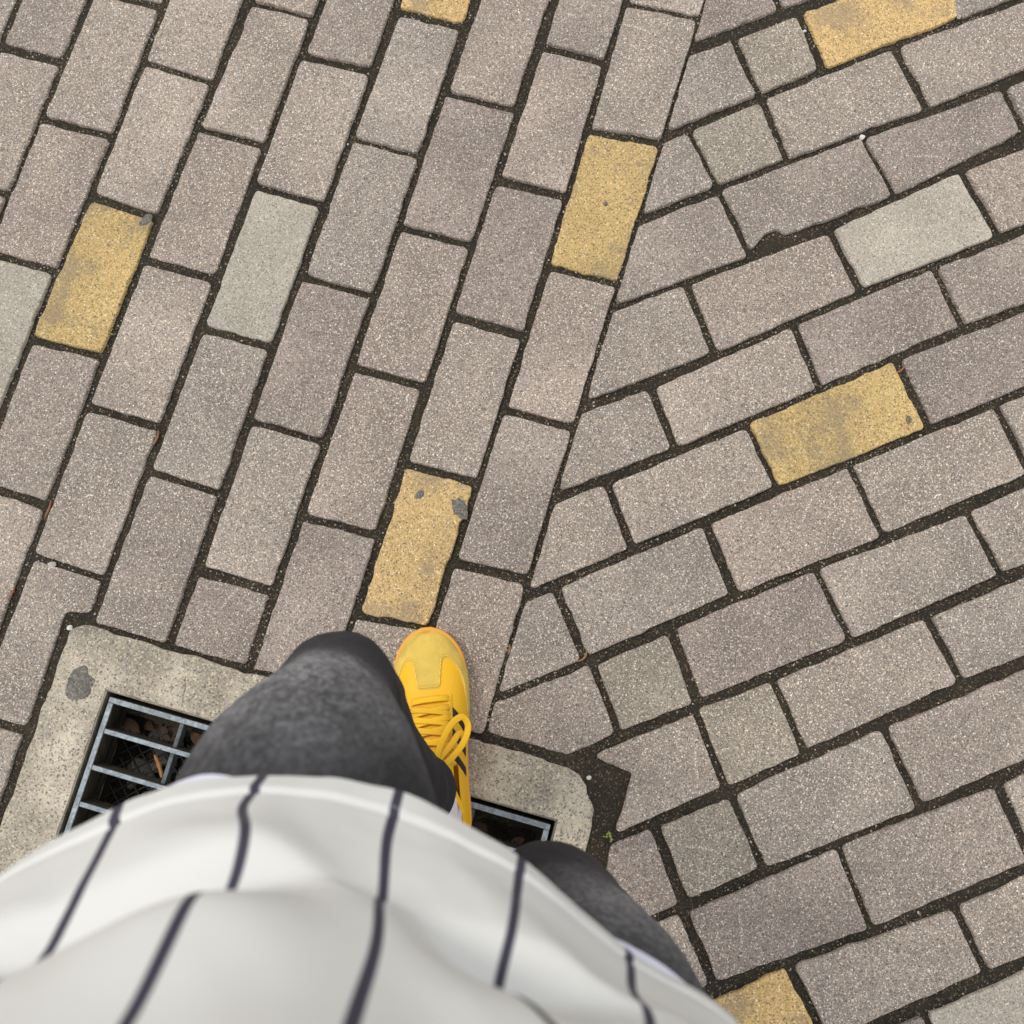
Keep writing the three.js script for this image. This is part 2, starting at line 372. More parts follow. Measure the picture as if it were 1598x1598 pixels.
g0 -1101 8010 870 7411 1170 8399 -802 8997
g0 870 7411 2841 6813 3141 7801 1170 8399
g0 2841 6813 4812 6215 5112 7203 3141 7801
g0 4812 6215 6784 5617 7083 6605 5112 7203
g0 6784 5617 8755 5019 9055 6007 7083 6605
g0 8755 5019 10726 4421 11026 5409 9055 6007
g0 10726 4421 12698 3823 12997 4811 11026 5409
g0 -4482 10114 -3759 9894 -3459 10882 -4985 11345
g0 -3759 9894 -1787 9296 -1488 10284 -3459 10882
g0 -1787 9296 184 8698 484 9686 -1488 10284
g0 184 8698 2155 8100 2455 9088 484 9686
g0 2155 8100 4126 7502 4426 8490 2455 9088
g0 4126 7502 6098 6904 6397 7892 4426 8490
g0 6098 6904 8069 6306 8369 7294 6397 7892
g0 8069 6306 10040 5708 10340 6695 8369 7294
g0 10040 5708 12012 5110 12311 6097 10340 6695
g0 -4985 11345 -4445 11181 -4145 12168 -5488 12576
g0 -4445 11181 -2473 10583 -2174 11570 -4145 12168
g0 -2473 10583 -502 9985 -202 10972 -2174 11570
g0 -502 9985 1469 9387 1769 10374 -202 10972
g0 1469 9387 3440 8789 3740 9776 1769 10374
g0 3440 8789 5412 8191 5711 9178 3740 9776
g0 5412 8191 7383 7593 7683 8580 5711 9178
g0 7383 7593 9354 6995 9654 7982 7683 8580
g0 9354 6995 11326 6396 11625 7384 9654 7982
g0 -5131 12468 -3159 11869 -2860 12857 -4831 13455
g0 -3159 11869 -1188 11271 -888 12259 -2860 12857
g0 -1188 11271 783 10673 1083 11661 -888 12259
g0 783 10673 2754 10075 3054 11063 1083 11661
g0 2754 10075 4726 9477 5025 10465 3054 11063
g0 4726 9477 6697 8879 6997 9867 5025 10465
g0 6697 8879 8668 8281 8968 9269 6997 9867
g0 8668 8281 10640 7683 10939 8671 8968 9269
g0 -3845 13156 -1874 12558 -1574 13546 -3546 14144
g0 -1874 12558 97 11960 397 12948 -1574 13546
g0 97 11960 2068 11362 2368 12350 397 12948
g0 2068 11362 4040 10764 4339 11752 2368 12350
g0 4040 10764 6011 10166 6311 11153 4339 11752
g0 6011 10166 7982 9568 8282 10555 6311 11153
g0 7982 9568 9954 8970 10253 9957 8282 10555
g0 -2560 13845 -589 13247 -289 14234 -2261 14832
g0 -589 13247 1382 12649 1682 13636 -289 14234
g0 1382 12649 3354 12051 3653 13038 1682 13636
g0 3354 12051 5325 11452 5625 12440 3653 13038
g0 5325 11452 7296 10854 7596 11842 5625 12440
g0 7296 10854 9268 10256 9567 11244 7596 11842
g0 696 13935 2668 13337 2967 14325 996 14923
g0 2668 13337 4639 12739 4939 13727 2967 14325
g0 4639 12739 6610 12141 6910 13129 4939 13727`.split('\n');
const DT = { x: -0.57081, z: -0.12846, ax: 0.934894, az: 0.354926, bx: -0.354926, bz: 0.934894, w: 0.7242, d: 0.725 };   // corner and axes of the drain's opening in the paving
const dw = (a, b) => [DT.x + DT.ax * a + DT.bx * b, DT.z + DT.az * a + DT.bz * b];
const dl = (x, z) => [(x - DT.x) * DT.ax + (z - DT.z) * DT.az, (x - DT.x) * DT.bx + (z - DT.z) * DT.bz];
const signedArea = (p) => { let s = 0; for (let i = 0; i < p.length; i++) { const a = p[i], b = p[(i + 1) % p.length]; s += a[0] * b[1] - b[0] * a[1]; } return s / 2; };
function inset(p, ds) { // move every edge inwards by its own distance (p anticlockwise in x,z)
  const n = p.length, out = [];
  for (let i = 0; i < n; i++) {
    const a = p[(i + n - 1) % n], b = p[i], c = p[(i + 1) % n];
    const d1 = [b[0] - a[0], b[1] - a[1]], d2 = [c[0] - b[0], c[1] - b[1]], l1 = Math.hypot(...d1), l2 = Math.hypot(...d2);
    const n1 = [-d1[1] / l1, d1[0] / l1], n2 = [-d2[1] / l2, d2[0] / l2], cr = n1[0] * n2[1] - n1[1] * n2[0];
    const i1 = ds[(i + n - 1) % n], i2 = ds[i];
    if (Math.abs(cr) < 0.05) { out.push([b[0] + (n1[0] * i1 + n2[0] * i2) / 2, b[1] + (n1[1] * i1 + n2[1] * i2) / 2]); continue; }
    out.push([b[0] + (n2[1] * i1 - n1[1] * i2) / cr, b[1] + (n1[0] * i2 - n2[0] * i1) / cr]);
  }
  return out;
}
function outline(p, rad, step, wob, seed) { // rounded corners, worn wavy edges
  const n = p.length, base = [], rad0 = rad;
  const cornerR = (i) => { const a = p[(i + n - 1) % n], b = p[i], c = p[(i + 1) % n], u = [a[0] - b[0], a[1] - b[1]], v = [c[0] - b[0], c[1] - b[1]], cs = (u[0] * v[0] + u[1] * v[1]) / (Math.hypot(...u) * Math.hypot(...v)); return rad0 * (0.8 + hash(seed, i, 7) * 0.8) / Math.max(0.3, Math.tan(Math.acos(clamp(cs, -1, 1)) / 2)); };
  for (let i = 0; i < n; i++) {
    const a = p[(i + n - 1) % n], b = p[i], c = p[(i + 1) % n], u = [a[0] - b[0], a[1] - b[1]], v = [c[0] - b[0], c[1] - b[1]], lu = Math.hypot(...u), lv = Math.hypot(...v);
    const r = Math.min(cornerR(i), lu * 0.3, lv * 0.3), A = [b[0] + u[0] / lu * r, b[1] + u[1] / lu * r], C = [b[0] + v[0] / lv * r, b[1] + v[1] / lv * r];
    for (let k = 0; k <= 3; k++) { const t = k / 3; base.push([(1 - t) ** 2 * A[0] + 2 * t * (1 - t) * b[0] + t * t * C[0], (1 - t) ** 2 * A[1] + 2 * t * (1 - t) * b[1] + t * t * C[1]]); }
    const nb = p[(i + 1) % n], nn = p[(i + 2) % n], w = [nn[0] - nb[0], nn[1] - nb[1]], lw = Math.hypot(...w), r2 = Math.min(cornerR((i + 1) % n), lv * 0.3, lw * 0.3);
    const len = lv - r - r2, m = Math.max(1, Math.round(len / step));
    for (let k = 1; k < m; k++) { const t = (r + len * k / m) / lv; base.push([b[0] + v[0] * t, b[1] + v[1] * t]); }
  }
  const N = base.length;
  return base.map((q, i) => {
    const a = base[(i + N - 1) % N], c = base[(i + 1) % N], dx = c[0] - a[0], dz = c[1] - a[1], l = Math.hypot(dx, dz) || 1;
    let w = wob * (noise(q[0] * 55, q[1] * 55, seed * 3.1) * 1.1 + noise(q[0] * 190, q[1] * 190, seed * 1.7) * 0.7);
    const ch = noise(q[0] * 28 + 9, q[1] * 28, seed * 2.3); if (ch > 0.72) w += wob * (ch - 0.72) * 9;   // small chips
    return [q[0] - dz / l * w, q[1] + dx / l * w];
  });
}
function paverGeo(p, seed, fine, gap, tile, rough = 1) {
  if (signedArea(p) < 0) p = p.slice().reverse();
  const ds = p.map((q, i) => {
    const e = p[(i + 1) % p.length], seam = (v) => Math.abs((v[0] - 0.131803) * 0.925733 + (v[1] + 0.40837) * 0.378178) < 0.007, kerb = (v) => { const [s, t] = dl(v[0], v[1]); return Math.abs(t) < 0.006 && s > -0.02 && s < 0.62; };
    return (seam(q) && seam(e) ? gap * 0.45 : kerb(q) && kerb(e) ? gap * 0.5 : gap) * (0.65 + 0.75 * hash(seed, i, 3));
  });
  const o = outline(inset(p, ds), 0.0048, fine ? 0.0065 : 0.05, (fine ? 0.0011 : 0.0006) * rough, seed);
  const N = o.length, c = [0, 0]; o.forEach((q) => { c[0] += q[0] / N; c[1] += q[1] / N; });
  const tx = (hash(seed, 1, 1) - .5) * 0.016, tz = (hash(seed, 2, 1) - .5) * 0.016, y0 = (hash(seed, 3, 1) - .5) * 0.0016;
  const rot = hash(seed, 4, 1) * 6.283, cs = Math.cos(rot), sn = Math.sin(rot), ou = hash(seed, 5, 1), ov = hash(seed, 6, 1);
  const nrm = o.map((q, i) => { const a = o[(i + N - 1) % N], b = o[(i + 1) % N], dx = b[0] - a[0], dz = b[1] - a[1], l = Math.hypot(dx, dz) || 1; return [-dz / l, dx / l]; });   // inwards
  const rings = [[0.0019, 0], [0.0008, -0.0005], [0, -0.002], [-0.0003, -0.03]];
  const pos = [], uv = [], idx = [], nor = [];
  const ny = [[0.05, 1], [0.55, 0.83], [0.93, 0.36], [1, 0]];
  rings.forEach(([ins, y], k) => o.forEach((q, i) => {
    const x = q[0] + nrm[i][0] * ins, z = q[1] + nrm[i][1] * ins;
    pos.push(x, y0 + y + (x - c[0]) * tx + (z - c[1]) * tz, z);
    nor.push(-nrm[i][0] * ny[k][0], ny[k][1], -nrm[i][1] * ny[k][0]);
    const a = (x - c[0]) / tile, b = (z - c[1]) / tile + (k === 3 ? 0.06 : 0);
    uv.push(a * cs - b * sn + ou, a * sn + b * cs + ov);
  }));
  for (let k = 0; k < 3; k++) for (let i = 0; i < N; i++) { const a = k * N + i, b = k * N + (i + 1) % N, d = a + N, e = b + N; idx.push(a, b, d, b, e, d); }
  const star = o.every((q, i) => { const b = o[(i + 1) % N]; return (q[0] - c[0]) * (b[1] - c[1]) - (b[0] - c[0]) * (q[1] - c[1]) > 0; });
  const tri = star ? [] : THREE.ShapeUtils.triangulateShape(o.map((q, i) => new THREE.Vector2(pos[i * 3], pos[i * 3 + 2])), []);
  const b0 = pos.length / 3;
  for (let i = 0; i < N; i++) { pos.push(pos[i * 3], pos[i * 3 + 1], pos[i * 3 + 2]); nor.push(-tx, 1, -tz); uv.push(uv[i * 2], uv[i * 2 + 1]); }
  if (star) { pos.push(c[0], y0, c[1]); nor.push(-tx, 1, -tz); uv.push(ou, ov); for (let i = 0; i < N; i++) idx.push(b0 + N, b0 + (i + 1) % N, b0 + i); }
  tri.forEach(([a, b, d]) => { const A = o[a], B = o[b], D = o[d], s = (B[0] - A[0]) * (D[1] - A[1]) - (D[0] - A[0]) * (B[1] - A[1]); s < 0 ? idx.push(b0 + a, b0 + b, b0 + d) : idx.push(b0 + a, b0 + d, b0 + b); });
  const g = new THREE.BufferGeometry();
  g.setAttribute('position', new THREE.Float32BufferAttribute(pos, 3)); g.setAttribute('normal', new THREE.Float32BufferAttribute(nor, 3)); g.setAttribute('uv', new THREE.Float32BufferAttribute(uv, 2)); g.setIndex(idx);
  g.userData.outline = o;
  return g;
}
const pavement = group('pavement'); tag(pavement, 'block pavement of mauve grey pavers with scattered yellow and pale ones', 'pavement', null, 'structure');
const outlines = [];
PAVERS.forEach((line, n) => {
  const w = line.split(' '), kind = w[0][0], near = w[0][1] === '1', p = [];
  for (let i = 1; i < w.length; i += 2) p.push([+w[i] / 1e4, +w[i + 1] / 1e4]);
  const seed = n + 11, h = hash(n, 8, 8);
  const g = paverGeo(p, seed, near, 0.0054, 0.42, kind === 'y' ? 1.5 : 1);
  if (near) outlines.push(g.userData.outline);
  g.userData = {};
  const set = kind === 'y' ? yellowMats : kind === 'p' ? paleMats : kind === 's' ? squareMats : greyMats;
  const m = mesh('paver', g, set[Math.floor(h * set.length)], pavement);
  if (n) m.name = `paver_${String(n).padStart(3, '0')}`;
});
// the rest of the paving, out of view, in the same two bonds
{
  const Ld = [-0.374626, 0.927176], Le = [-0.927176, -0.374626], Lo = [0.309108, -0.847209], Rd = [0.956931, -0.290316], Re = [0.290316, 0.956931], Ro = [0.357464, -0.850832], pl = 0.206, pw = 0.10321;
  const cB = [0.131803, -0.40837], nB = [-0.925733, -0.378178], parts = [];
  const far = (q) => { const d = Math.max(...q.map((v) => Math.hypot(v[0] + .05, v[1]))); return d > 1.52 && d < 4.6; };
  const cs = [-0.178, -0.181, -0.174, -0.169, -0.162, 0.042, 0.212, 0.263, 0.347], ls = [0.004, -0.023, -0.050, -0.027, -0.020, -0.001, 0.015, 0.038, 0.064], rs = [0.008, 0.011, 0.026, 0.039, 0.032, -0.005, 0.029, -0.002, -0.012, -0.052, -0.075], rl = [0.064, 0.039, -0.013, 0.036, -0.017, -0.039, -0.024, -0.026, -0.037, 0.003, 0.026, -0.011];   // how far each course has slipped
  const colS = (c) => cs[c] ?? 0.15 * Math.sin(c * 2.3), lineS = (c) => ls[c] ?? 0, rowS = (r) => rs[r - 2] ?? 0, rlineS = (r) => rl[r - 1] ?? 0;
  const node = (o, d, e, s, t) => [o[0] + d[0] * s * pl + e[0] * t * pw, o[1] + d[1] * s * pl + e[1] * t * pw];
  const cut = (q) => { const out = []; q.forEach((a, i) => { const b = q[(i + 1) % q.length], da = -((a[0] - cB[0]) * nB[0] + (a[1] - cB[1]) * nB[1]), db = -((b[0] - cB[0]) * nB[0] + (b[1] - cB[1]) * nB[1]); if (da >= 0) out.push(a); if (da * db < 0) { const t = da / (da - db); out.push([a[0] + (b[0] - a[0]) * t, a[1] + (b[1] - a[1]) * t]); } }); return out; };
  let k = 5000;
  for (let i = 0; i < 60; i++) for (let j = -26; j < 32; j++) { const v = j + (i % 2) / 2 + colS(i), q = [node(Lo, Ld, Le, v, i + 1 + lineS(i + 1)), node(Lo, Ld, Le, v, i + lineS(i)), node(Lo, Ld, Le, v + 1, i + lineS(i)), node(Lo, Ld, Le, v + 1, i + 1 + lineS(i + 1))]; if (far(q)) parts.push(paverGeo(q, k++, false, 0.0054, 0.42)); }
  for (let r = -50; r < 60; r++) for (let j = -40; j < 30; j++) {
    const v = j + (r % 2 ? 0.5 : 0) + rowS(r), q = [node(Ro, Rd, Re, v, r - 1 + rlineS(r - 1)), node(Ro, Rd, Re, v + 1, r - 1 + rlineS(r - 1)), node(Ro, Rd, Re, v + 1, r + rlineS(r)), node(Ro, Rd, Re, v, r + rlineS(r))];
    if (!far(q)) continue;
    const c = cut(q); if (c.length < 3 || Math.abs(signedArea(c)) < 0.0008) continue;
    parts.push(paverGeo(c, k++, false, 0.0054, 0.42));
  }
  parts.forEach((g) => { g.userData = {}; });
  const m = mesh('paver_field', mergeGeometries(parts), greyMats[0], pavement); m.userData.kind = 'stuff';
}
const soilY = (x, z) => -0.0062 + 0.0026 * fbm(x * 38, z * 38, 1.5, 3) + 0.0016 * noise(x * 150, z * 150, 4.2) + 0.0022 * Math.max(0, noise(x * 9, z * 9, 7));
{ // earth in the joints
  const s = 0.0065, x0 = -0.95, x1 = 0.95, z0 = -1.05, z1 = 0.9, nx = Math.round((x1 - x0) / s), nz = Math.round((z1 - z0) / s), pos = [], uv = [], idx = [], inHole = [];
  for (let j = 0; j <= nz; j++) for (let i = 0; i <= nx; i++) {
    const x = x0 + i * s, z = z0 + j * s, [a, b] = dl(x, z);
    inHole.push(a > 0.03 && a < DT.w - 0.06 && b > 0.03 && b < DT.d - 0.05);
    const edge = sm(0.055, 0.0, Math.abs(a - DT.w + 0.01)) * sm(-0.03, 0.03, b) + sm(0.03, 0, Math.abs(b)) * sm(0.42, 0.6, a);
    pos.push(x, soilY(x, z) + 0.003 * clamp(edge, 0, 1), z); uv.push(x / 0.42, z / 0.42);
  }
  const nn = nx + 1;
  for (let j = 0; j < nz; j++) for (let i = 0; i < nx; i++) { const a = j * nn + i; if (inHole[a] || inHole[a + 1] || inHole[a + nn] || inHole[a + nn + 1]) continue; idx.push(a, a + nn, a + 1, a + 1, a + nn, a + nn + 1); }
  const g = new THREE.BufferGeometry(); g.setAttribute('position', new THREE.Float32BufferAttribute(pos, 3)); g.setAttribute('uv', new THREE.Float32BufferAttribute(uv, 2)); g.setIndex(idx); g.computeVertexNormals();
  mesh('joint_soil', g, soilMat, pavement);
  const sheet = (half, y) => {
    const sh = new THREE.Shape([[-half, -half], [half, -half], [half, half], [-half, half]].map((q) => new THREE.Vector2(...q)));
    sh.holes.push(new THREE.Path([dw(0.035, 0.035), dw(DT.w - 0.065, 0.035), dw(DT.w - 0.065, DT.d - 0.055), dw(0.035, DT.d - 0.055)].map((q) => new THREE.Vector2(q[0], -q[1]))));
    const q = new THREE.ShapeGeometry(sh); q.rotateX(-Math.PI / 2); q.translate(0, y, 0);
    const P = q.attributes.position, U = q.attributes.uv; for (let i = 0; i < P.count; i++) U.setXY(i, P.getX(i) / 0.42, P.getZ(i) / 0.42);
    return q;
  };
  mesh('bedding_layer', sheet(3.2, -0.016), soilMat, pavement);
  const g2 = mesh('ground', sheet(150, -0.024), concreteMat); g2.userData.kind = 'structure'; tag(g2, 'open ground stretching away around the pavement', 'ground', null, 'structure');
}

// ---------- drain: concrete surround, steel grate, plastic mesh, pit ----------
const steelTex = aggregate({ N: 256, tile: 0.12, base: [133, 144, 151], count: 2500, mottle: 0.22, mottleN: 6, seed: 51, fine: 10, rmin: 0.0004, rmax: 0.003, grains: [[150, 160, 166, .5, 20], [110, 118, 124, .5, -10], [168, 176, 180, .45, 20], [96, 98, 98, .4, -20], [120, 108, 94, .3, 10]] });
const steelMat = MAT({ map: steelTex.map, bumpMap: steelTex.bump, bumpScale: 0.0003, roughness: 0.52, metalness: 0.35 });
const soilMapMat = MAT({ map: texSoil.map, bumpMap: texSoil.bump, bumpScale: 0.002, roughness: 0.96 });
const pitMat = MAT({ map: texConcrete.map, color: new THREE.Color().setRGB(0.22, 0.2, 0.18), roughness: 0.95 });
const rotD = Math.atan2(-DT.az, DT.ax);      // turn about y that lays local x along the drain's long side
const place = (g, a, b, y) => { g.rotateY(rotD); const [x, z] = dw(a, b); g.translate(x, y, z); return g; };
function boxAB(a0, a1, b0, b1, y0, y1, r = 0.0012) { const g = r ? new RoundedBoxGeometry(a1 - a0, y1 - y0, b1 - b0, 2, r) : new THREE.BoxGeometry(a1 - a0, y1 - y0, b1 - b0); const s = g.index ? g.toNonIndexed() : g; const P = s.attributes.position, U = s.attributes.uv; for (let i = 0; i < P.count; i++) U.setXY(i, (P.getX(i) + a0) / 0.12, (P.getZ(i) + P.getY(i) + b0) / 0.12); return place(s, (a0 + a1) / 2, (b0 + b1) / 2, (y0 + y1) / 2); }
const drain = group('drain_surround'); tag(drain, 'weathered square concrete surround of the drain under the walker', 'drain surround');
const HO = { a0: 0.076, a1: 0.661, b0: 0.069, b1: 0.655 };
{
  const raw = [], corner = (ca, cb, r, t0) => { for (let k = 0; k <= 6; k++) { const t = t0 + k / 6 * Math.PI / 2; raw.push([ca + r * Math.cos(t), cb + r * Math.sin(t)]); } };
  const A0 = 0.007, A1 = 0.7, B0 = 0.007, B1 = 0.712;
  corner(A0 + 0.022, B0 + 0.016, 0.02, Math.PI); corner(A1 - 0.06, B0 + 0.06, 0.06, Math.PI * 1.5); corner(A1 - 0.01, B1 - 0.01, 0.01, 0); corner(A0 + 0.01, B1 - 0.01, 0.01, Math.PI / 2);
  const o = []; raw.forEach((q, i) => { const n = raw[(i + 1) % raw.length], l = Math.hypot(n[0] - q[0], n[1] - q[1]), m = Math.max(1, Math.round(l / 0.009)); for (let k = 0; k < m; k++) { const x = mix(q[0], n[0], k / m), y = mix(q[1], n[1], k / m); o.push([x + 0.0022 * noise(x * 60, y * 60, 2) + 0.0012 * noise(x * 170, y * 170, 3), y + 0.0024 * noise(x * 60, y * 60, 8) + 0.0012 * noise(x * 170, y * 170, 5)]); } });
  const hole = []; const seg = (a, b, n) => { for (let k = 0; k < n; k++) { const x = mix(a[0], b[0], k / n), y = mix(a[1], b[1], k / n); hole.push([x + 0.0009 * noise(x * 120, y * 120, 4), y + 0.0009 * noise(x * 120, y * 120, 6)]); } };
  seg([HO.a0, HO.b0], [0.174, HO.b0], 12);
  [[0.1738, HO.b0], [0.1745, 0.06], [0.1722, 0.052], [0.1727, 0.043], [0.1692, 0.035], [0.1684, 0.026], [0.1700, 0.035], [0.1741, 0.043], [0.1737, 0.052], [0.1762, 0.06], [0.1758, HO.b0]].forEach((q) => hole.push(q));   // crack
  seg([0.176, HO.b0], [HO.a1, HO.b0], 40); seg([HO.a1, HO.b0], [HO.a1, HO.b1], 40); seg([HO.a1, HO.b1], [HO.a0, HO.b1], 40); seg([HO.a0, HO.b1], [HO.a0, HO.b0], 40);
  const v2 = (q) => new THREE.Vector2(q[0], -q[1]);
  const sh = new THREE.Shape(o.map(v2)); sh.holes.push(new THREE.Path(hole.map(v2)));
  const g = new THREE.ExtrudeGeometry(sh, { depth: 0.09, bevelEnabled: true, bevelThickness: 0.0018, bevelSize: 0.0016, bevelSegments: 2, bevelOffset: -0.0016 });
  g.rotateX(-Math.PI / 2); g.translate(0, -0.0925, 0);
  const P = g.attributes.position, U = g.attributes.uv; for (let i = 0; i < P.count; i++) U.setXY(i, P.getX(i) / 0.42 + P.getY(i) / 0.42, P.getZ(i) / 0.42 + P.getY(i) / 0.42);
  g.rotateY(rotD); g.translate(DT.x, 0, DT.z);
  mesh('concrete_collar', g, concreteMat, drain);
  // flattened gum / tar spot
  const sp = (a, b, ra, rb, sd, mat) => {
    const pos = [0, 0.0012, 0], id = [], n = 40; for (let k = 0; k < n; k++) { const t = k / n * 6.2832, w = 1 + 0.2 * noise(Math.cos(t) * 2.2 + sd, Math.sin(t) * 2.2) + 0.1 * noise(Math.cos(t) * 6, Math.sin(t) * 6, sd); pos.push(Math.cos(t) * ra * w * .93, 0.0011, Math.sin(t) * rb * w * .93, Math.cos(t) * ra * w, -0.0006, Math.sin(t) * rb * w); }
    for (let k = 0; k < n; k++) { const j = (k + 1) % n; id.push(0, 1 + 2 * j, 1 + 2 * k, 1 + 2 * k, 1 + 2 * j, 2 + 2 * k, 2 + 2 * k, 1 + 2 * j, 2 + 2 * j); }
    const q = new THREE.BufferGeometry(); q.setAttribute('position', new THREE.Float32BufferAttribute(pos, 3)); q.setIndex(id); q.computeVertexNormals();
    const uv = []; for (let i = 0; i < pos.length; i += 3) uv.push(pos[i] / 0.42, pos[i + 2] / 0.42); q.setAttribute('uv', new THREE.Float32BufferAttribute(uv, 2));
    return [q, mat, a, b];
  };
  const gum = MAT({ map: texConcrete.map, bumpMap: texConcrete.bump, bumpScale: 0.0006, roughness: 0.8 }); gum.color.setRGB(0.52, 0.54, 0.58);
  { const [q, m, a, b] = sp(0.0445, 0.075, 0.0165, 0.021, 3, gum); mesh('gum_spot', place(q, a, b, -0.0006), m, drain).userData.label = 'dark grey flattened spot on the concrete corner'; }
  [[-0.0656, -0.2186, 0.009, 0.016, 0.3], [-0.4559, -0.6554, 0.011, 0.006, 0.8], [0.5191, -0.2805, 0.0035, 0.0045, 0], [-0.1155, -0.2426, 0.007, 0.005, 0.5], [0.1642, -0.6163, 0.003, 0.003, 0]].forEach(([x, z, ra, rb, t], i) => { const [q] = sp(0, 0, ra, rb, 11 + i * 4, gum); q.rotateY(t); q.translate(x, 0.0003, z); const o = mesh('gum_spot', q, gum, pavement); if (i) o.name = `gum_spot_${String(i).padStart(3, '0')}`; });
  const fr = []; const L = 0.004;
  fr.push(boxAB(HO.a0, HO.a1, HO.b0 + 0.0003, HO.b0 + L, -0.045, -0.0012, 0.0008), boxAB(HO.a0, HO.a1, HO.b1 - L, HO.b1, -0.045, -0.0012, 0.0008), boxAB(HO.a0 + 0.0003, HO.a0 + L, HO.b0 + L, HO.b1 - L, -0.045, -0.0012, 0.0008), boxAB(HO.a1 - L, HO.a1 - 0.0003, HO.b0 + L, HO.b1 - L, -0.045, -0.0012, 0.0008));
  const lg = []; lg.push(boxAB(HO.a0 + L, HO.a1 - L, HO.b0 + L, HO.b0 + 0.028, -0.045, -0.041, 0), boxAB(HO.a0 + L, HO.a1 - L, HO.b1 - 0.028, HO.b1 - L, -0.045, -0.041, 0), boxAB(HO.a0 + L, HO.a0 + 0.02, HO.b0 + 0.028, HO.b1 - 0.028, -0.045, -0.041, 0), boxAB(HO.a1 - 0.02, HO.a1 - L, HO.b0 + 0.028, HO.b1 - 0.028, -0.045, -0.041, 0));
  mesh('seat_ledge', mergeGeometries(lg), soilMapMat, drain);  // ledges in a darker material than the seat frame
  mesh('steel_seat_frame', mergeGeometries(fr), MAT({ map: texConcrete.map, color: new THREE.Color().setRGB(0.62, 0.62, 0.6), roughness: 0.8 }), drain);
  const wl = []; const T = 0.03;
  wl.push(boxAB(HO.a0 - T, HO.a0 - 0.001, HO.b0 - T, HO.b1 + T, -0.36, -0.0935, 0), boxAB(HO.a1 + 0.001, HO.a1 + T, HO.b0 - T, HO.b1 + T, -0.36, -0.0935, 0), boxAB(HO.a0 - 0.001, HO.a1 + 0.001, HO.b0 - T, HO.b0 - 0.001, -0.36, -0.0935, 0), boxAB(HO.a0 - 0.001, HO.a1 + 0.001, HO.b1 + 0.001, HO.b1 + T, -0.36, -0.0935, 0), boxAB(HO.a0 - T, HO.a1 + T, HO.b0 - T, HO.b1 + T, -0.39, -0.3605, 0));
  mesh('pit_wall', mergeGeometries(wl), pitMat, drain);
  { // silt and leaf litter in the pit
    const n = 90, m = 90, pos = [], uv = [], id = [];
    for (let j = 0; j <= m; j++) for (let i = 0; i <= n; i++) { const a = mix(HO.a0 + 0.001, HO.a1 - 0.001, i / n), b = mix(HO.b0 + 0.001, HO.b1 - 0.001, j / m); const [x, z] = dw(a, b); const bank = sm(0.055, 0.03, b - HO.b0); pos.push(x, -0.125 + 0.055 * bank + 0.014 * fbm(a * 30, b * 30, 2, 4), z); uv.push(x / 0.3, z / 0.3); }
    for (let j = 0; j < m; j++) for (let i = 0; i < n; i++) { const a = j * (n + 1) + i; id.push(a, a + n + 1, a + 1, a + 1, a + n + 1, a + n + 2); }
    const q = new THREE.BufferGeometry(); q.setAttribute('position', new THREE.Float32BufferAttribute(pos, 3)); q.setAttribute('uv', new THREE.Float32BufferAttribute(uv, 2)); q.setIndex(id); q.computeVertexNormals();
    mesh('silt', q, soilMapMat, drain);
  }
}
{ // grate: lifts out, every bar a part
  const gr = group('drain_grate'); tag(gr, 'galvanised steel drain grate with parallel flat bars', 'grate');
  const a0 = 0.0855, a1 = 0.6525, b0 = 0.0785, b1 = 0.6465, w = 0.0068, top = -0.0008;
  const darkBarMat = MAT({ map: texSoil.map, bumpMap: texSoil.bump, bumpScale: 0.0006, roughness: 0.8 }); darkBarMat.color.setRGB(1.6, 1.65, 1.7);  // bar bodies much darker than the steel strip along their tops
  const crossMat = MAT({ map: steelTex.map, roughness: 0.7 }); crossMat.color.setRGB(0.5, 0.5, 0.5);
  const bar = (n, x0, x1, z0, z1, y1) => { const m = mesh(n, boxAB(x0 + 0.0003, x1 - 0.0003, z0 + 0.0003, z1 - 0.0003, top - 0.034, y1 - 0.0016, 0), darkBarMat, gr); mesh('bar_top', boxAB(x0, x1, z0, z1, y1 - 0.0028, y1, 0.0009), steelMat, m); };
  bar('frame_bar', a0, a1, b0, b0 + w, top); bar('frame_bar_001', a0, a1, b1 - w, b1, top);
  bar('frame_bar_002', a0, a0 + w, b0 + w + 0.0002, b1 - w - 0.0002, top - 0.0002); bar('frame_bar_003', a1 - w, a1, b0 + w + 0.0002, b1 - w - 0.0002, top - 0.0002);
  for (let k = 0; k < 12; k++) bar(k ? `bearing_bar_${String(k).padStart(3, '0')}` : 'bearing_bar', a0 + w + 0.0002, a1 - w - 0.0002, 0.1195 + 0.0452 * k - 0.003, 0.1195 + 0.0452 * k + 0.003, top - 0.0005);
  for (let k = 0; k < 5; k++) { const c = a0 + (k + 1) * 0.0945 - 0.001; mesh(k ? `cross_bar_${String(k).padStart(3, '0')}` : 'cross_bar', boxAB(c - 0.0026, c + 0.0026, b0 + w + 0.0004, b1 - w - 0.0004, top - 0.030, top - 0.0125, 0.0006), crossMat, gr); }
}
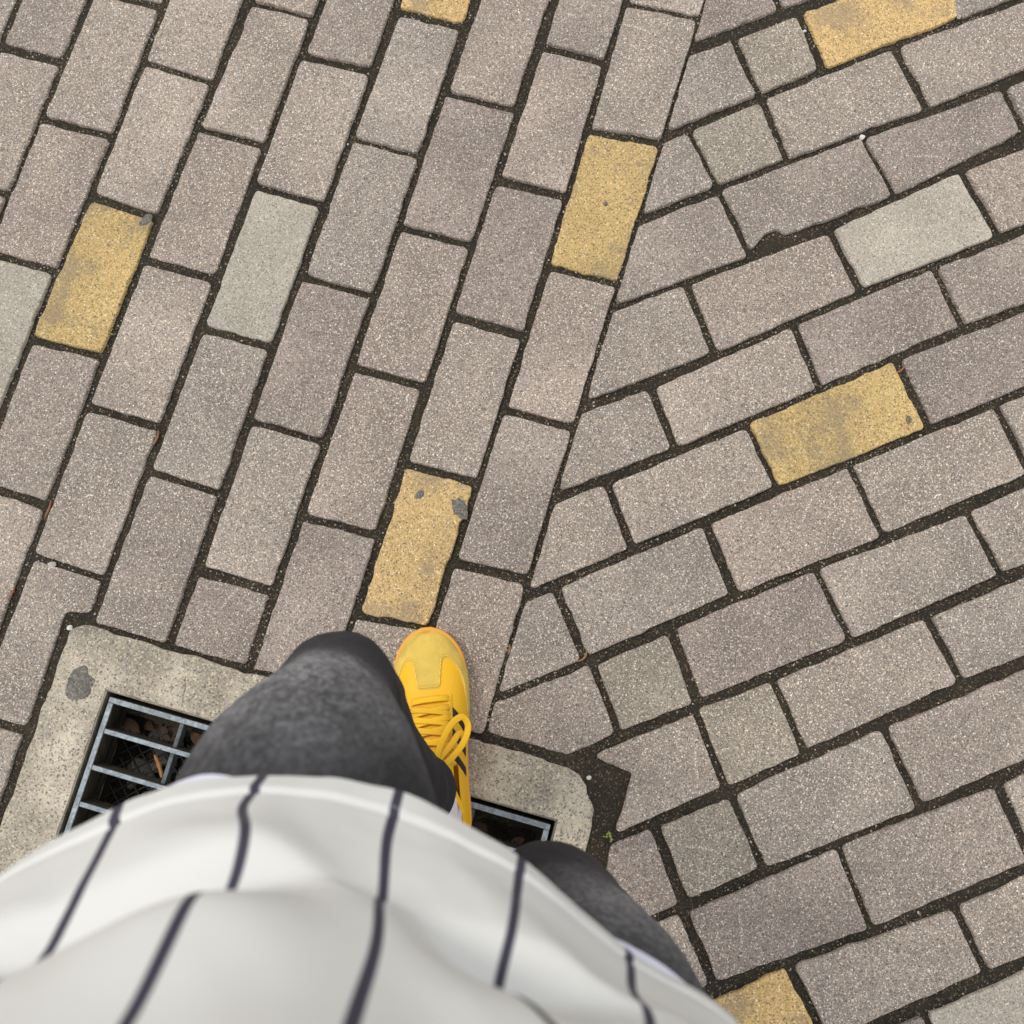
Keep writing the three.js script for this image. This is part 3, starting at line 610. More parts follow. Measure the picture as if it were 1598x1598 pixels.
{ // black plastic mesh hanging under the grate
  const strands = []; const p = 0.0135, y = -0.066, a0 = 0.098, a1 = 0.64, b0 = 0.118, b1 = 0.63;
  for (let s = -1; s <= 1; s += 2) for (let k = -60; k < 110; k++) {
    const c = k * p * 1.414, pts = [];
    // line a = c + s*b direction
    let lo = null, hi = null; for (let b = b0; b <= b1; b += 0.004) { const a = s > 0 ? c + (b - b0) * 1.05 - 0.3 : c - (b - b0) * 1.05; if (a > a0 && a < a1) { if (!lo) lo = [a, b]; hi = [a, b]; } }
    if (!lo || Math.hypot(hi[0] - lo[0], hi[1] - lo[1]) < 0.02) continue;
    const n = 8; for (let i = 0; i <= n; i++) { const a = mix(lo[0], hi[0], i / n), b = mix(lo[1], hi[1], i / n), [x, z] = dw(a, b); pts.push(V3(x, y + 0.012 * noise(a * 9, b * 9, 3) + s * 0.0006, z)); }
    strands.push(new THREE.TubeGeometry(new THREE.CatmullRomCurve3(pts), 14, 0.0014, 5));
  }
  tag(mesh('plastic_mesh', mergeGeometries(strands), MAT({ color: 0x111312, roughness: 0.6 })), 'black diamond plastic mesh lying under the drain grate', 'mesh');
}
const stoneMat = MAT({ map: texConcrete.map, bumpMap: texConcrete.bump, bumpScale: 0.001, roughness: 0.9 }); stoneMat.color.setRGB(0.8, 0.82, 0.84);
function stoneGeo(r, seed, flat = 0.6) { const g = new THREE.IcosahedronGeometry(r, 2), P = g.attributes.position; for (let i = 0; i < P.count; i++) { const v = V3(P.getX(i), P.getY(i), P.getZ(i)), k = 1 + 0.28 * noise(v.x / r * 1.3 + seed, v.y / r * 1.3, v.z / r * 1.3); P.setXYZ(i, v.x * k, v.y * k * flat, v.z * k * 0.85); } g.computeVertexNormals(); return toCreasedNormals(g, 0.6); }
{ // broken stones under the mesh, seen through its openings
  const list = [];
  for (let i = 0; i < 70; i++) { const a = rr(0.105, 0.19) + (i % 5 === 0 ? rr(0, 0.3) : 0), b = rr(0.125, 0.34), g = stoneGeo(rr(0.007, 0.013), i * 3.3); const [x, z] = dw(a, b); g.rotateY(R() * 6); g.translate(x, -0.1 + rr(-0.006, 0.008), z); list.push(g); }
  const m = mesh('rubble', mergeGeometries(list), stoneMat); tag(m, 'grey stone rubble lying under the plastic mesh in the pit', 'rubble', null, 'stuff');
}

// ---------- small things lying about ----------
const woodMat = MAT({ color: new THREE.Color().setRGB(0.26, 0.14, 0.07), roughness: 0.85 }), woodMat2 = MAT({ color: new THREE.Color().setRGB(0.26, 0.11, 0.06), roughness: 0.85 });
function sliver(len, wid, thick, bend, seed) { // split twig: tapering flat strip with a bend
  const pos = [], id = [], n = 10; for (let i = 0; i <= n; i++) { const t = i / n, w = wid * (0.35 + 0.65 * Math.sin(Math.PI * (0.12 + 0.8 * t))) * (1 + 0.25 * noise(t * 7, seed)), x = (t - .5) * len, z = bend * (4 * t * (1 - t)) * len, y = thick * (0.5 + 0.5 * noise(t * 3, seed, 2)); [[-w, 0], [-w * .4, thick], [w * .5, thick * .9], [w, 0]].forEach(([a, b]) => pos.push(x, y + b, z + a)); }
  for (let i = 0; i < n; i++) for (let k = 0; k < 4; k++) { const a = i * 4 + k, b = i * 4 + (k + 1) % 4; id.push(a, b, a + 4, b, b + 4, a + 4); }
  id.push(0, 2, 1, 0, 3, 2, n * 4, n * 4 + 1, n * 4 + 2, n * 4, n * 4 + 2, n * 4 + 3);
  const g = new THREE.BufferGeometry(); g.setAttribute('position', new THREE.Float32BufferAttribute(pos, 3)); g.setIndex(id); return toCreasedNormals(g, 0.7);
}
const T6 = [ // x, z, y, length, turn, bend, label
  [-0.4528, -0.3513, -0.0035, 0.020, 1.2, 0.1, 'short ochre bark sliver in a long joint left of the pale paver', woodMat],
  [-0.6420, -0.1662, -0.0035, 0.017, 1.1, 0.06, 'orange bark chip in the joint at the far left edge', woodMat2],
  [-0.5944, -0.2695, -0.0035, 0.024, 1.2, 0.05, 'thin red sliver in a long joint above the concrete corner', woodMat2],
  [0.0691, -0.0218, -0.0035, 0.021, 0.8, 0.25, 'curved orange twig in the joint right of the yellow shoe', woodMat],
  [-0.0200, -0.0372, -0.0035, 0.012, 1.4, 0.1, 'tiny brown sliver on the seam between the two bonds by the shoe', woodMat],
  [0.5207, -0.3495, -0.003, 0.018, 0.6, 0.1, 'brown needle in the joint at the right corner of the yellow paver', woodMat2],
];
T6.forEach(([x, z, y, l, t, b, label, m], i) => { const g = sliver(l, 0.0016, 0.0016, b, i * 5 + 2); const o = mesh('twig', g, m); o.position.set(x, y, z); o.rotation.y = t; tag(o, label, 'twig', 'bark slivers in the joints'); });
{ // litter on the mesh and in the pit
  const [x, z] = dw(0.152, 0.152); const o = mesh('twig', sliver(0.03, 0.0032, 0.002, 0.05, 77), MAT({ color: new THREE.Color().setRGB(0.5, 0.26, 0.1), roughness: 0.85 })); o.position.set(x, -0.058, z); o.rotation.y = 1.85; tag(o, 'tan stick lying on the black mesh inside the drain', 'twig', 'bark slivers in the joints');
  const leafM = [MAT({ color: new THREE.Color().setRGB(0.08, 0.04, 0.02), roughness: 0.8 }), MAT({ color: new THREE.Color().setRGB(0.11, 0.06, 0.03), roughness: 0.8 }), MAT({ color: new THREE.Color().setRGB(0.05, 0.035, 0.022), roughness: 0.85 })];
  const leaf = (l, seed) => { const pos = [], id = [], n = 10; for (let i = 0; i <= n; i++) { const t = i / n, w = l * 0.28 * Math.pow(Math.sin(Math.PI * (0.03 + 0.94 * t)), 0.8); for (let k = -2; k <= 2; k++) pos.push((t - .5) * l, 0.12 * l * Math.abs(k / 2) + 0.08 * l * noise(t * 4, k, seed), k / 2 * w); } for (let i = 0; i < n; i++) for (let k = 0; k < 4; k++) { const a = i * 5 + k; id.push(a, a + 1, a + 5, a + 1, a + 6, a + 5); } const g = new THREE.BufferGeometry(); g.setAttribute('position', new THREE.Float32BufferAttribute(pos, 3)); g.setIndex(id); g.computeVertexNormals(); return g; };
  const list = [[], [], []];
  for (let i = 0; i < 90; i++) { const a = rr(0.1, 0.64), b = i < 55 ? rr(0.085, 0.118) : rr(0.12, 0.3), g = leaf(rr(0.012, 0.034), i); g.rotateX(rr(-.5, .5)); g.rotateY(R() * 6); const [x, z] = dw(a, b); g.translate(x, b < 0.119 ? rr(-0.066, -0.054) : rr(-0.102, -0.088), z); list[i % 3].push(g); }
  list.forEach((l, i) => tag(mesh('leaf_litter', mergeGeometries(l), leafM[i]), ['dark brown leaf litter in the drain pit', 'tan leaf litter in the drain pit', 'blackish leaf litter in the drain pit'][i], 'leaf litter', null, 'stuff'));
}
[[0.5215, -0.6796, 0.0042, 0xd8d6cc, 'white pebble in a joint above the pale paver on the right'], [-0.5910, -0.1967, 0.0055, 0xa9aaa0, 'grey pebble in the joint just above the concrete corner'], [-0.5692, -0.1148, 0.0042, 0xd2cfc6, 'white pebble on the chipped corner of the concrete'], [0.4690, -0.8487, 0.0026, 0xc9cfce, 'small pale pebble beside the top right yellow paver'], [0.0630, 0.1257, 0.0036, 0xcfc9ba, 'cream pebble in the earth at the right concrete corner']].forEach(([x, z, r, c, label], i) => { const o = mesh('pebble', stoneGeo(r, i * 9 + 1, 0.75), MAT({ color: c, roughness: 0.8 })); o.position.set(x, soilY(x, z) + r * 0.45, z); tag(o, label, 'pebble', 'loose pebbles in the joints'); });
{ // small weed in the earth at the right edge of the concrete
  const w = group('weed_sprout'); w.position.set(0.0795, -0.004, 0.196); tag(w, 'tiny yellow green weed sprouting beside the concrete corner', 'weed');
  const gm = MAT({ color: new THREE.Color().setRGB(0.22, 0.27, 0.05), roughness: 0.7, side: THREE.DoubleSide });
  for (let i = 0; i < 11; i++) { const g = new THREE.SphereGeometry(1, 8, 5); g.scale(rr(0.0014, 0.0024), 0.0003, rr(0.0008, 0.0013)); const t = R() * 6.28, d = rr(0.001, 0.007); g.rotateZ(rr(-.4, .4)); g.rotateY(R() * 6); g.translate(Math.cos(t) * d, rr(0.004, 0.009), Math.sin(t) * d); mesh(i ? `leaf_${String(i).padStart(3, '0')}` : 'leaf', g, gm, w); const s = new THREE.TubeGeometry(new THREE.QuadraticBezierCurve3(V3(0, 0, 0), V3(0, 0.006, 0), V3(Math.cos(t) * d, 0.005, Math.sin(t) * d)), 5, 0.0004, 4); mesh(i ? `stem_${String(i).padStart(3, '0')}` : 'stem', s, gm, w); }
}
{ // loose grit, sand grains and moss tufts in the joints
  const cols = [[0.5, 0.44, 0.33], [0.36, 0.27, 0.15], [0.5, 0.46, 0.4], [0.2, 0.16, 0.11], [0.12, 0.1, 0.07], [0.42, 0.33, 0.2], [0.3, 0.3, 0.28]];
  const pts = [];
  outlines.forEach((o) => { for (let i = 0; i < o.length; i++) { const a = o[i], b = o[(i + 1) % o.length], dx = b[0] - a[0], dz = b[1] - a[1], l = Math.hypot(dx, dz) || 1; const dens = 0.55 + 1.3 * Math.max(0, noise(a[0] * 12, a[1] * 12, 9)); const n = Math.floor(l * 300 * dens + R()); for (let k = 0; k < n; k++) { const t = R(), d = rr(-0.0002, 0.006); pts.push([a[0] + dx * t + dz / l * d, a[1] + dz * t - dx / l * d]); } } });
  for (let i = 0; i < 900; i++) { const e = R(); const [x, z] = e < .6 ? dw(DT.w - rr(-0.012, 0.05), rr(0.0, 0.3)) : dw(rr(0.35, 0.7), rr(-0.012, 0.012)); pts.push([x, z]); }
  const g = new THREE.IcosahedronGeometry(1, 1); { const P = g.attributes.position; for (let i = 0; i < P.count; i++) { const k = 1 + 0.3 * noise(P.getX(i) * 2, P.getY(i) * 2, P.getZ(i) * 2); P.setXYZ(i, P.getX(i) * k, P.getY(i) * k, P.getZ(i) * k); } g.computeVertexNormals(); }
  const im = new THREE.InstancedMesh(g, MAT({ color: 0xffffff, roughness: 0.9 }), pts.length), M = new THREE.Matrix4(), q = new THREE.Quaternion(), c = new THREE.Color();
  pts.forEach(([x, z], i) => { const s = 0.0004 + 0.0011 * Math.pow(R(), 3); q.setFromEuler(new THREE.Euler(R() * 6, R() * 6, R() * 6)); M.compose(V3(x, soilY(x, z) + s * 0.4, z), q, V3(s * rr(.7, 1.4), s * rr(.6, 1), s)); im.setMatrixAt(i, M); const k = cols[Math.floor(R() * cols.length)], b = rr(.4, 1.0); c.setRGB(k[0] * b, k[1] * b, k[2] * b); im.setColorAt(i, c); });
  im.name = 'grit'; im.castShadow = im.receiveShadow = true; tag(im, 'loose sand grains and grit lying in the joints', 'grit', null, 'stuff'); scene.add(im);
}

// ---------- the walker ----------
const person = group('person'); tag(person, 'walking person in cream pinstriped jersey, faded black jeans and yellow sneakers', 'person');
const crom = (p0, p1, p2, p3, t) => 0.5 * (2 * p1 + (p2 - p0) * t + (2 * p0 - 5 * p1 + 4 * p2 - p3) * t * t + (3 * p1 - p0 - 3 * p2 + p3) * t * t * t);
function gridGeo(nu, nv, fn, closedU = false) { // fn(i/nu, j/nv) -> [x,y,z,u,v]
  const pos = [], uv = [], id = []; for (let j = 0; j <= nv; j++) for (let i = 0; i <= nu; i++) { const q = fn(i / nu, j / nv); pos.push(q[0], q[1], q[2]); uv.push(q[3] ?? i / nu, q[4] ?? j / nv); }
  for (let j = 0; j < nv; j++) for (let i = 0; i < nu; i++) { const a = j * (nu + 1) + i; id.push(a, a + 1, a + nu + 1, a + 1, a + nu + 2, a + nu + 1); }
  const g = new THREE.BufferGeometry(); g.setAttribute('position', new THREE.Float32BufferAttribute(pos, 3)); g.setAttribute('uv', new THREE.Float32BufferAttribute(uv, 2)); g.setIndex(id); g.computeVertexNormals();
  if (closedU) { const n = g.attributes.normal; for (let j = 0; j <= nv; j++) { const a = j * (nu + 1), b = a + nu, v = V3(n.getX(a) + n.getX(b), n.getY(a) + n.getY(b), n.getZ(a) + n.getZ(b)).normalize(); n.setXYZ(a, v.x, v.y, v.z); n.setXYZ(b, v.x, v.y, v.z); } }
  return g;
}
// ----- materials -----
const jerseyTex = (() => { const W = 2040, H = 4, A = new Uint8Array(W * H * 4); for (let y = 0; y < H; y++) for (let x = 0; x < W; x++) { const u = x / W * 15, d = Math.abs(u - Math.round(u)), s = sm(0.041, 0.031, d), c = [222, 223, 220], k = [50, 49, 66], core = sm(0.012, 0.004, d) * 0.16; for (let j = 0; j < 3; j++) A[(y * W + x) * 4 + j] = mix(c[j], mix(k[j], 120, core), s); A[(y * W + x) * 4 + 3] = 255; } return dataTex(W, H, A); })();
const weave = (() => { const N = 64, A = new Uint8Array(N * N * 4); for (let y = 0; y < N; y++) for (let x = 0; x < N; x++) { const v = 128 + 50 * Math.sin(x / N * 6.283 * 8) * Math.sin(y / N * 6.283 * 8) + 20 * tnoise(x / 4, y / 4, 16, 4); for (let j = 0; j < 3; j++) A[(y * N + x) * 4 + j] = v; A[(y * N + x) * 4 + 3] = 255; } const t = dataTex(N, N, A, false); t.repeat.set(140, 70); return t; })();
const jerseyMat = new THREE.MeshPhysicalMaterial({ map: jerseyTex, bumpMap: weave, bumpScale: 0.0002, roughness: 0.78, sheen: 0.25, sheenRoughness: 0.5, sheenColor: new THREE.Color(0xffffff), side: THREE.DoubleSide });
const underMat = MAT({ color: new THREE.Color().setRGB(0.74, 0.76, 0.9), roughness: 0.85, side: THREE.DoubleSide });
// faded black denim: worn paler over the front of the thigh (u = 0.5 is the front of the leg, v runs from hip to ankle)
const denim = (seed, fade) => { const W = 768, H = 1024, A = new Uint8Array(W * H * 4); const rnd = rng(seed);
  for (let y = 0; y < H; y++) for (let x = 0; x < W; x++) { const u = x / W, v = y / H, tw = Math.sin((x * 1.3 + y * 1.3) * 1.1) * 0.05, n = fbm(u * 9, v * 24, seed, 5), st = fbm(u * 190, v * 330, seed + 3, 2), f = fade(u, v) * (0.66 + 0.3 * n + 0.3 * st) + 0.08 * n, w = clamp(f, 0, 1), g = 1 + tw + (rnd() - .5) * 0.3 + 0.2 * st;
    A.set([clamp(mix(38, 140, w) * g, 0, 255), clamp(mix(38, 140, w) * g, 0, 255), clamp(mix(41, 143, w) * g, 0, 255), 255], (y * W + x) * 4); }
  return dataTex(W, H, A); };
const bell = (x, c, w) => Math.exp(-(((x - c) / w) ** 2));
const denimL = MAT({ map: denim(5, (u, v) => 1.5 * bell(u, 0.5, 0.2) * bell(v, 0.38, 0.078) + 0.2 * bell(u, 0.5, 0.1) * bell(v, 0.75, 0.15)), roughness: 0.95, side: THREE.DoubleSide });
const denimR = MAT({ map: denim(9, (u, v) => 1.1 * bell(u, 0.62, 0.17) * bell(v, 0.3, 0.1) + 0.25 * bell(u, 0.5, 0.1) * bell(v, 0.75, 0.15)), roughness: 0.95, side: THREE.DoubleSide });

// ----- trousers: two legs swept along their joints -----
function leg(pts, nu, nv, seed, knee) {
  const P = pts.map((p) => V3(p[0], p[1], p[2])), C = new THREE.CatmullRomCurve3(P, false, 'centripetal'), n = pts.length - 1;
  const rad = (t) => { const k = clamp(t * n, 0, n - 1e-6), i = Math.floor(k), f = k - i, g = (j) => pts[clamp(j, 0, n)][3]; return crom(g(i - 1), g(i), g(i + 1), g(i + 2), f); };
  const side = V3(1, 0, 0);
  return gridGeo(nu, nv, (u, v) => {
    const c = C.getPoint(v), t = C.getTangent(v), s = side.clone().addScaledVector(t, -side.dot(t)).normalize(), f = new THREE.Vector3().crossVectors(s, t).normalize(); // f: towards the front
    if (f.z > 0) f.negate();
    const a = (u - 0.5) * Math.PI * 2, fold = 0.0028 * fbm(Math.cos(a) * 2.2 + seed, v * 16, Math.sin(a) * 2.2, 3) + 0.004 * bell(v, knee, 0.07) * Math.sin(v * 95 + 2.5 * Math.cos(a + 0.6)) * sm(0.4, -0.6, Math.cos(a)) + 0.0014 * sm(0.8, 1, v) * Math.sin(v * 90 + Math.cos(a) * 2);
    const r = rad(v) + fold, x = Math.sin(a) * r, y = Math.cos(a) * r;
    return [c.x + s.x * x + f.x * y, c.y + s.y * x + f.y * y, c.z + s.z * x + f.z * y, u, v];
  }, true);
}
const trousers = group('jeans', person);
const legL = [[-0.118, 0.93, 0.26, 0.075], [-0.122, 0.81, 0.205, 0.080], [-0.128, 0.71, 0.134, 0.083], [-0.1375, 0.62, 0.0634, 0.0745], [-0.1435, 0.52, 0.0165, 0.0505], [-0.147, 0.45, -0.0062, 0.0435], [-0.152, 0.37, 0.010, 0.046], [-0.155, 0.27, 0.047, 0.046], [-0.143, 0.17, 0.092, 0.044], [-0.133, 0.118, 0.114, 0.0445]];
const legR = [[0.005, 0.92, 0.26, 0.075], [0.008, 0.76, 0.24, 0.076], [0.0145, 0.606, 0.2062, 0.0735], [0.003, 0.52, 0.188, 0.063], [-0.0027, 0.45, 0.182, 0.059], [-0.002, 0.37, 0.222, 0.054], [0.002, 0.28, 0.300, 0.052], [0.005, 0.20, 0.375, 0.047], [0.006, 0.165, 0.405, 0.047]];
mesh('left_leg', leg(legL, 96, 200, 3, 0.5), denimL, trousers);
mesh('right_leg', leg(legR, 96, 200, 8, 0.5), denimR, trousers);
{ const g = new THREE.SphereGeometry(1, 40, 24); g.scale(0.15, 0.13, 0.1); g.translate(-0.06, 0.92, 0.27); mesh('seat', g, denimR, trousers); }

// ----- jersey -----
// rings from the hem upwards: [height, points by pinstripe number 0..6 across the front], then the back
const RG = [
  [0.72, [[-0.286, 0.0934], [-0.2052, 0.0446], [-0.1344, 0.036], [-0.0682, 0.0503], [-0.0118, 0.0869], [0.0344, 0.1319], [0.0825, 0.1682]]],
  [0.755, [[-0.274, 0.0941], [-0.1981, 0.057], [-0.1341, 0.0465], [-0.07, 0.0662], [-0.0139, 0.0933], [0.0341, 0.1306], [0.0807, 0.1674]]],
  [0.79, [[-0.2632, 0.0958], [-0.1948, 0.0693], [-0.1234, 0.0553], [-0.0679, 0.0819], [-0.0165, 0.1007], [0.0336, 0.1292], [0.0782, 0.1642]]],
  [0.805, [[-0.2636, 0.1057], [-0.2065, 0.0945], [-0.1275, 0.0755], [-0.067, 0.0815], [-0.0227, 0.1185], [0.0351, 0.1341], [0.079, 0.1676]]],
  [0.845, [[-0.2486, 0.1026], [-0.1964, 0.0913], [-0.1275, 0.0670], [-0.0625, 0.0875], [-0.0128, 0.1074], [0.0356, 0.1335], [0.0782, 0.1636]]],
  [0.90, [[-0.252, 0.13], [-0.1935, 0.0955], [-0.1285, 0.0905], [-0.0624, 0.097], [0.01, 0.12], [0.075, 0.145], [0.13, 0.19]]],
  [0.98, [[-0.26, 0.165], [-0.2, 0.125], [-0.13, 0.108], [-0.06, 0.112], [0.01, 0.128], [0.08, 0.155], [0.14, 0.20]]],
  [1.08, [[-0.26, 0.19], [-0.2, 0.145], [-0.13, 0.13], [-0.06, 0.135], [0.01, 0.145], [0.08, 0.165], [0.145, 0.215]]],
  [1.19, [[-0.262, 0.225], [-0.205, 0.175], [-0.13, 0.16], [-0.055, 0.16], [0.02, 0.165], [0.09, 0.19], [0.16, 0.235]]],
  [1.28, [[-0.25, 0.255], [-0.19, 0.21], [-0.125, 0.19], [-0.055, 0.185], [0.015, 0.19], [0.08, 0.215], [0.14, 0.255]]],
  [1.345, [[-0.175, 0.27], [-0.14, 0.245], [-0.1, 0.23], [-0.05, 0.225], [0.0, 0.23], [0.035, 0.245], [0.07, 0.27]]],
  [1.365, [[-0.125, 0.275], [-0.11, 0.252], [-0.085, 0.235], [-0.05, 0.23], [-0.015, 0.235], [0.01, 0.25], [0.025, 0.272]]],
].map(([y, f], k) => {
  const w = k < 5 ? 1 : k === 9 ? 0.86 : k === 10 ? 0.5 : k === 11 ? 0.33 : 0.97, cx = -0.055, cz = 0.285, back = [[0.115, 0.24], [0.125, 0.31], [0.075, 0.375], [-0.005, 0.405], [-0.1, 0.41], [-0.19, 0.385], [-0.265, 0.32], [-0.295, 0.21]];
  return { y, p: [...f, ...back.map(([x, z]) => [cx + (x - cx) * w, cz + (z - cz) * w])] };
});
const NU = 15;
function jersey(u, k) { // u in stripes, k in rings
  const i = clamp(Math.floor(k), 0, RG.length - 2), f = k - i;
  const at = (r) => { const q = RG[clamp(r, 0, RG.length - 1)].p, j = Math.floor(u), t = u - j, m = (n) => q[((j + n) % NU + NU) % NU]; return [crom(m(-1)[0], m(0)[0], m(1)[0], m(2)[0], t), RG[clamp(r, 0, RG.length - 1)].y, crom(m(-1)[1], m(0)[1], m(1)[1], m(2)[1], t)]; };
  const a = at(i - 1), b = at(i), c = at(i + 1), d = at(i + 2);
  return V3(crom(a[0], b[0], c[0], d[0], f), crom(a[1], b[1], c[1], d[1], f), crom(a[2], b[2], c[2], d[2], f));
}
const jTop = group('jersey', person);
{
  const ks = []; for (let k = 0; k <= 60; k++) ks.push(k / 60); for (let k = 1; k <= 100; k++) ks.push(1 + k / 20); for (let k = 1; k <= 20; k++) ks.push(6 + k / 4);
  const nV = ks.length - 1, cx = -0.09, cz = 0.25;
  const pt = (u, k, off = 0) => { const p = jersey(u * NU, k), dx = p.x - cx, dz = p.z - cz, l = Math.hypot(dx, dz); const w = 0.0014 * fbm(u * 34, k * 1.1, 3, 3) + 0.0065 * sm(0.4, 1.6, k) * fbm(u * 15 * 0.95 - k * 0.55 + 3.3, k * 0.42 + u * 4, 6, 2) - 0.0016 * bell(k, 0.52, 0.04) + 0.0012 * sm(0.5, 0.42, k) + off; return [p.x + dx / l * w, p.y, p.z + dz / l * w]; };
  mesh('shell', gridGeo(300, nV, (a, b) => [...pt(a, ks[Math.round(b * nV)]), a, ks[Math.round(b * nV)] / 12], true), jerseyMat, jTop);
  // turned-in hem
  mesh('hem', gridGeo(300, 8, (a, b) => { const t = b; const p = pt(a, 0.42 * t * t, -0.0026 * sm(0, 0.25, t)); p[1] -= 0.0012 * Math.sin(Math.min(1, t * 4) * Math.PI); return [...p, a, t * 0.04]; }, true), jerseyMat, jTop);
  // pale under-layer showing below the hem here and there
  mesh('undershirt', gridGeo(300, 10, (a, b) => { const u = a * NU, sh = bell(u, 1.55, 0.4) + bell(u, 5.2, 0.55), drop = 0.019 * sh - 0.012; const p = pt(a, b * 0.6, -0.006 + 0.0082 * sh * (1 - b)); p[1] += -drop * (1 - b) * 1; p[1] -= 0; return [...p, a, b]; }, true), underMat, person);
}
// ----- sneakers -----
const yel = (r, g, b, o = {}) => MAT({ color: new THREE.Color(`rgb(${r},${g},${b})`), ...o });
const leatherTex = (() => { const N = 256, B = new Uint8Array(N * N * 4); for (let y = 0; y < N; y++) for (let x = 0; x < N; x++) { const v = 128 + 60 * tfbm(x / N, y / N, 24, 3, 3) + 30 * tfbm(x / N, y / N, 60, 8, 2); B.set([v, v, v, 255], (y * N + x) * 4); } return dataTex(N, N, B, false); })();
const suedeTex = (() => { const N = 256, A = new Uint8Array(N * N * 4), q = rng(4); for (let y = 0; y < N; y++) for (let x = 0; x < N; x++) { const v = 1 + 0.10 * tfbm(x / N, y / N, 6, 3, 4) + (q() - .5) * 0.13; A.set([clamp(213 * v, 0, 255), clamp(182 * v, 0, 255), clamp(86 * v, 0, 255), 255], (y * N + x) * 4); } return dataTex(N, N, A); })();
const leatherMat = yel(238, 182, 14, { roughness: 0.55, bumpMap: leatherTex, bumpScale: 0.0004 });
const suedeMat = MAT({ map: suedeTex, roughness: 0.97 });
const laceMat = yel(236, 184, 36, { roughness: 0.85 }), laceMat2 = yel(228, 176, 40, { roughness: 0.85 });
const soleMat = yel(226, 160, 64, { roughness: 0.7 }), blackMat = yel(26, 25, 26, { roughness: 0.6 }), stitchMat = yel(240, 208, 96, { roughness: 0.8 });
const sockMat = MAT({ color: new THREE.Color().setRGB(0.78, 0.76, 0.8), roughness: 0.9 });
const SL = 0.262;
const tab = (t) => (s) => { let i = 0; while (i < t.length - 2 && s > t[i + 1][0]) i++; const g = (j) => t[clamp(j, 0, t.length - 1)]; const f = clamp((s - g(i)[0]) / (g(i + 1)[0] - g(i)[0]), 0, 1); return crom(g(i - 1)[1], g(i)[1], g(i + 1)[1], g(i + 2)[1], f); };
const wR0 = tab([[0, 0.026], [0.03, 0.033], [0.08, 0.034], [0.12, 0.037], [0.16, 0.043], [0.195, 0.045], [0.25, 0.044]]), wL0 = tab([[0, 0.026], [0.03, 0.033], [0.08, 0.031], [0.12, 0.034], [0.16, 0.041], [0.195, 0.0445], [0.25, 0.044]]);
const rnd0 = (s) => { const a = s > 0.192 ? Math.pow(clamp(1 - Math.pow((s - 0.192) / (SL - 0.192), 2.15), 0, 1), 0.5) : 1, b = s < 0.03 ? Math.sqrt(clamp(1 - ((0.03 - s) / 0.03) ** 2, 0, 1)) : 1; return a * b; };
const hT = tab([[0, 0.066], [0.04, 0.062], [0.085, 0.076], [0.115, 0.076], [0.15, 0.064], [0.185, 0.050], [0.22, 0.041], [SL, 0.035]]);
function upperPt(s, th, off = 0) { // th 0 = right base, PI = left base
  const e = rnd0(s), c = Math.cos(th), w = (c > 0 ? wR0(s) : wL0(s)) * e * (1 - 0.10 * Math.sin(th)), he = 0.35 + 0.65 * Math.pow(e, 0.8);
  const x = Math.sign(c) * Math.pow(Math.abs(c), 0.82) * w, y = 0.011 + (hT(s) - 0.011) * Math.pow(Math.sin(th), 0.78) * (s > 0.192 ? he : 1);
  return V3(s + (s > 0.2 ? -0.006 * Math.sin(th) * (1 - e) : 0), y, x);
}
function upperN(s, th) { const d = 0.0015, t0 = clamp(th, 0.03, Math.PI - 0.03), s0 = clamp(s, 0.003, SL - 0.004); const a = upperPt(s0 + d, t0).sub(upperPt(s0 - d, t0)), b = upperPt(s0, t0 + 0.02).sub(upperPt(s0, t0 - 0.02)), n = b.cross(a).normalize(); if (n.y < 0 && t0 > 0.6 && t0 < 2.5) n.negate(); const c = V3(Math.cos(t0) * 0.0, 0, Math.cos(t0)); if (n.dot(V3(0, Math.sin(t0), Math.cos(t0))) < 0) n.negate(); return n; }
const onUpper = (s, th, off) => upperPt(s, th).addScaledVector(upperN(s, th), off);
function ribbon(pts, nrm, w, t) { // flat lace swept along points
  const C = new THREE.CatmullRomCurve3(pts), N = pts.length * 5, pos = [], id = [];
  for (let i = 0; i <= N; i++) { const k = i / N, p = C.getPoint(k), tg = C.getTangent(k), q = k * (nrm.length - 1), a = Math.min(Math.floor(q), nrm.length - 2), n = nrm[a].clone().lerp(nrm[a + 1], q - a); n.addScaledVector(tg, -n.dot(tg)).normalize(); const b = new THREE.Vector3().crossVectors(tg, n); [[-1, 0], [-.7, .5], [0, .62], [.7, .5], [1, 0], [.7, -.5], [0, -.5], [-.7, -.5]].forEach(([x, y]) => pos.push(p.x + b.x * x * w / 2 + n.x * y * t, p.y + b.y * x * w / 2 + n.y * y * t, p.z + b.z * x * w / 2 + n.z * y * t)); }
  for (let i = 0; i < N; i++) for (let k = 0; k < 8; k++) { const a = i * 8 + k, b = i * 8 + (k + 1) % 8; id.push(a, b, a + 8, b, b + 8, a + 8); }
  const e = N * 8; for (let k = 1; k < 7; k++) id.push(0, k + 1, k, e, e + k, e + k + 1);
  const g = new THREE.BufferGeometry(); g.setAttribute('position', new THREE.Float32BufferAttribute(pos, 3)); g.setIndex(id); g.computeVertexNormals(); return g;
}
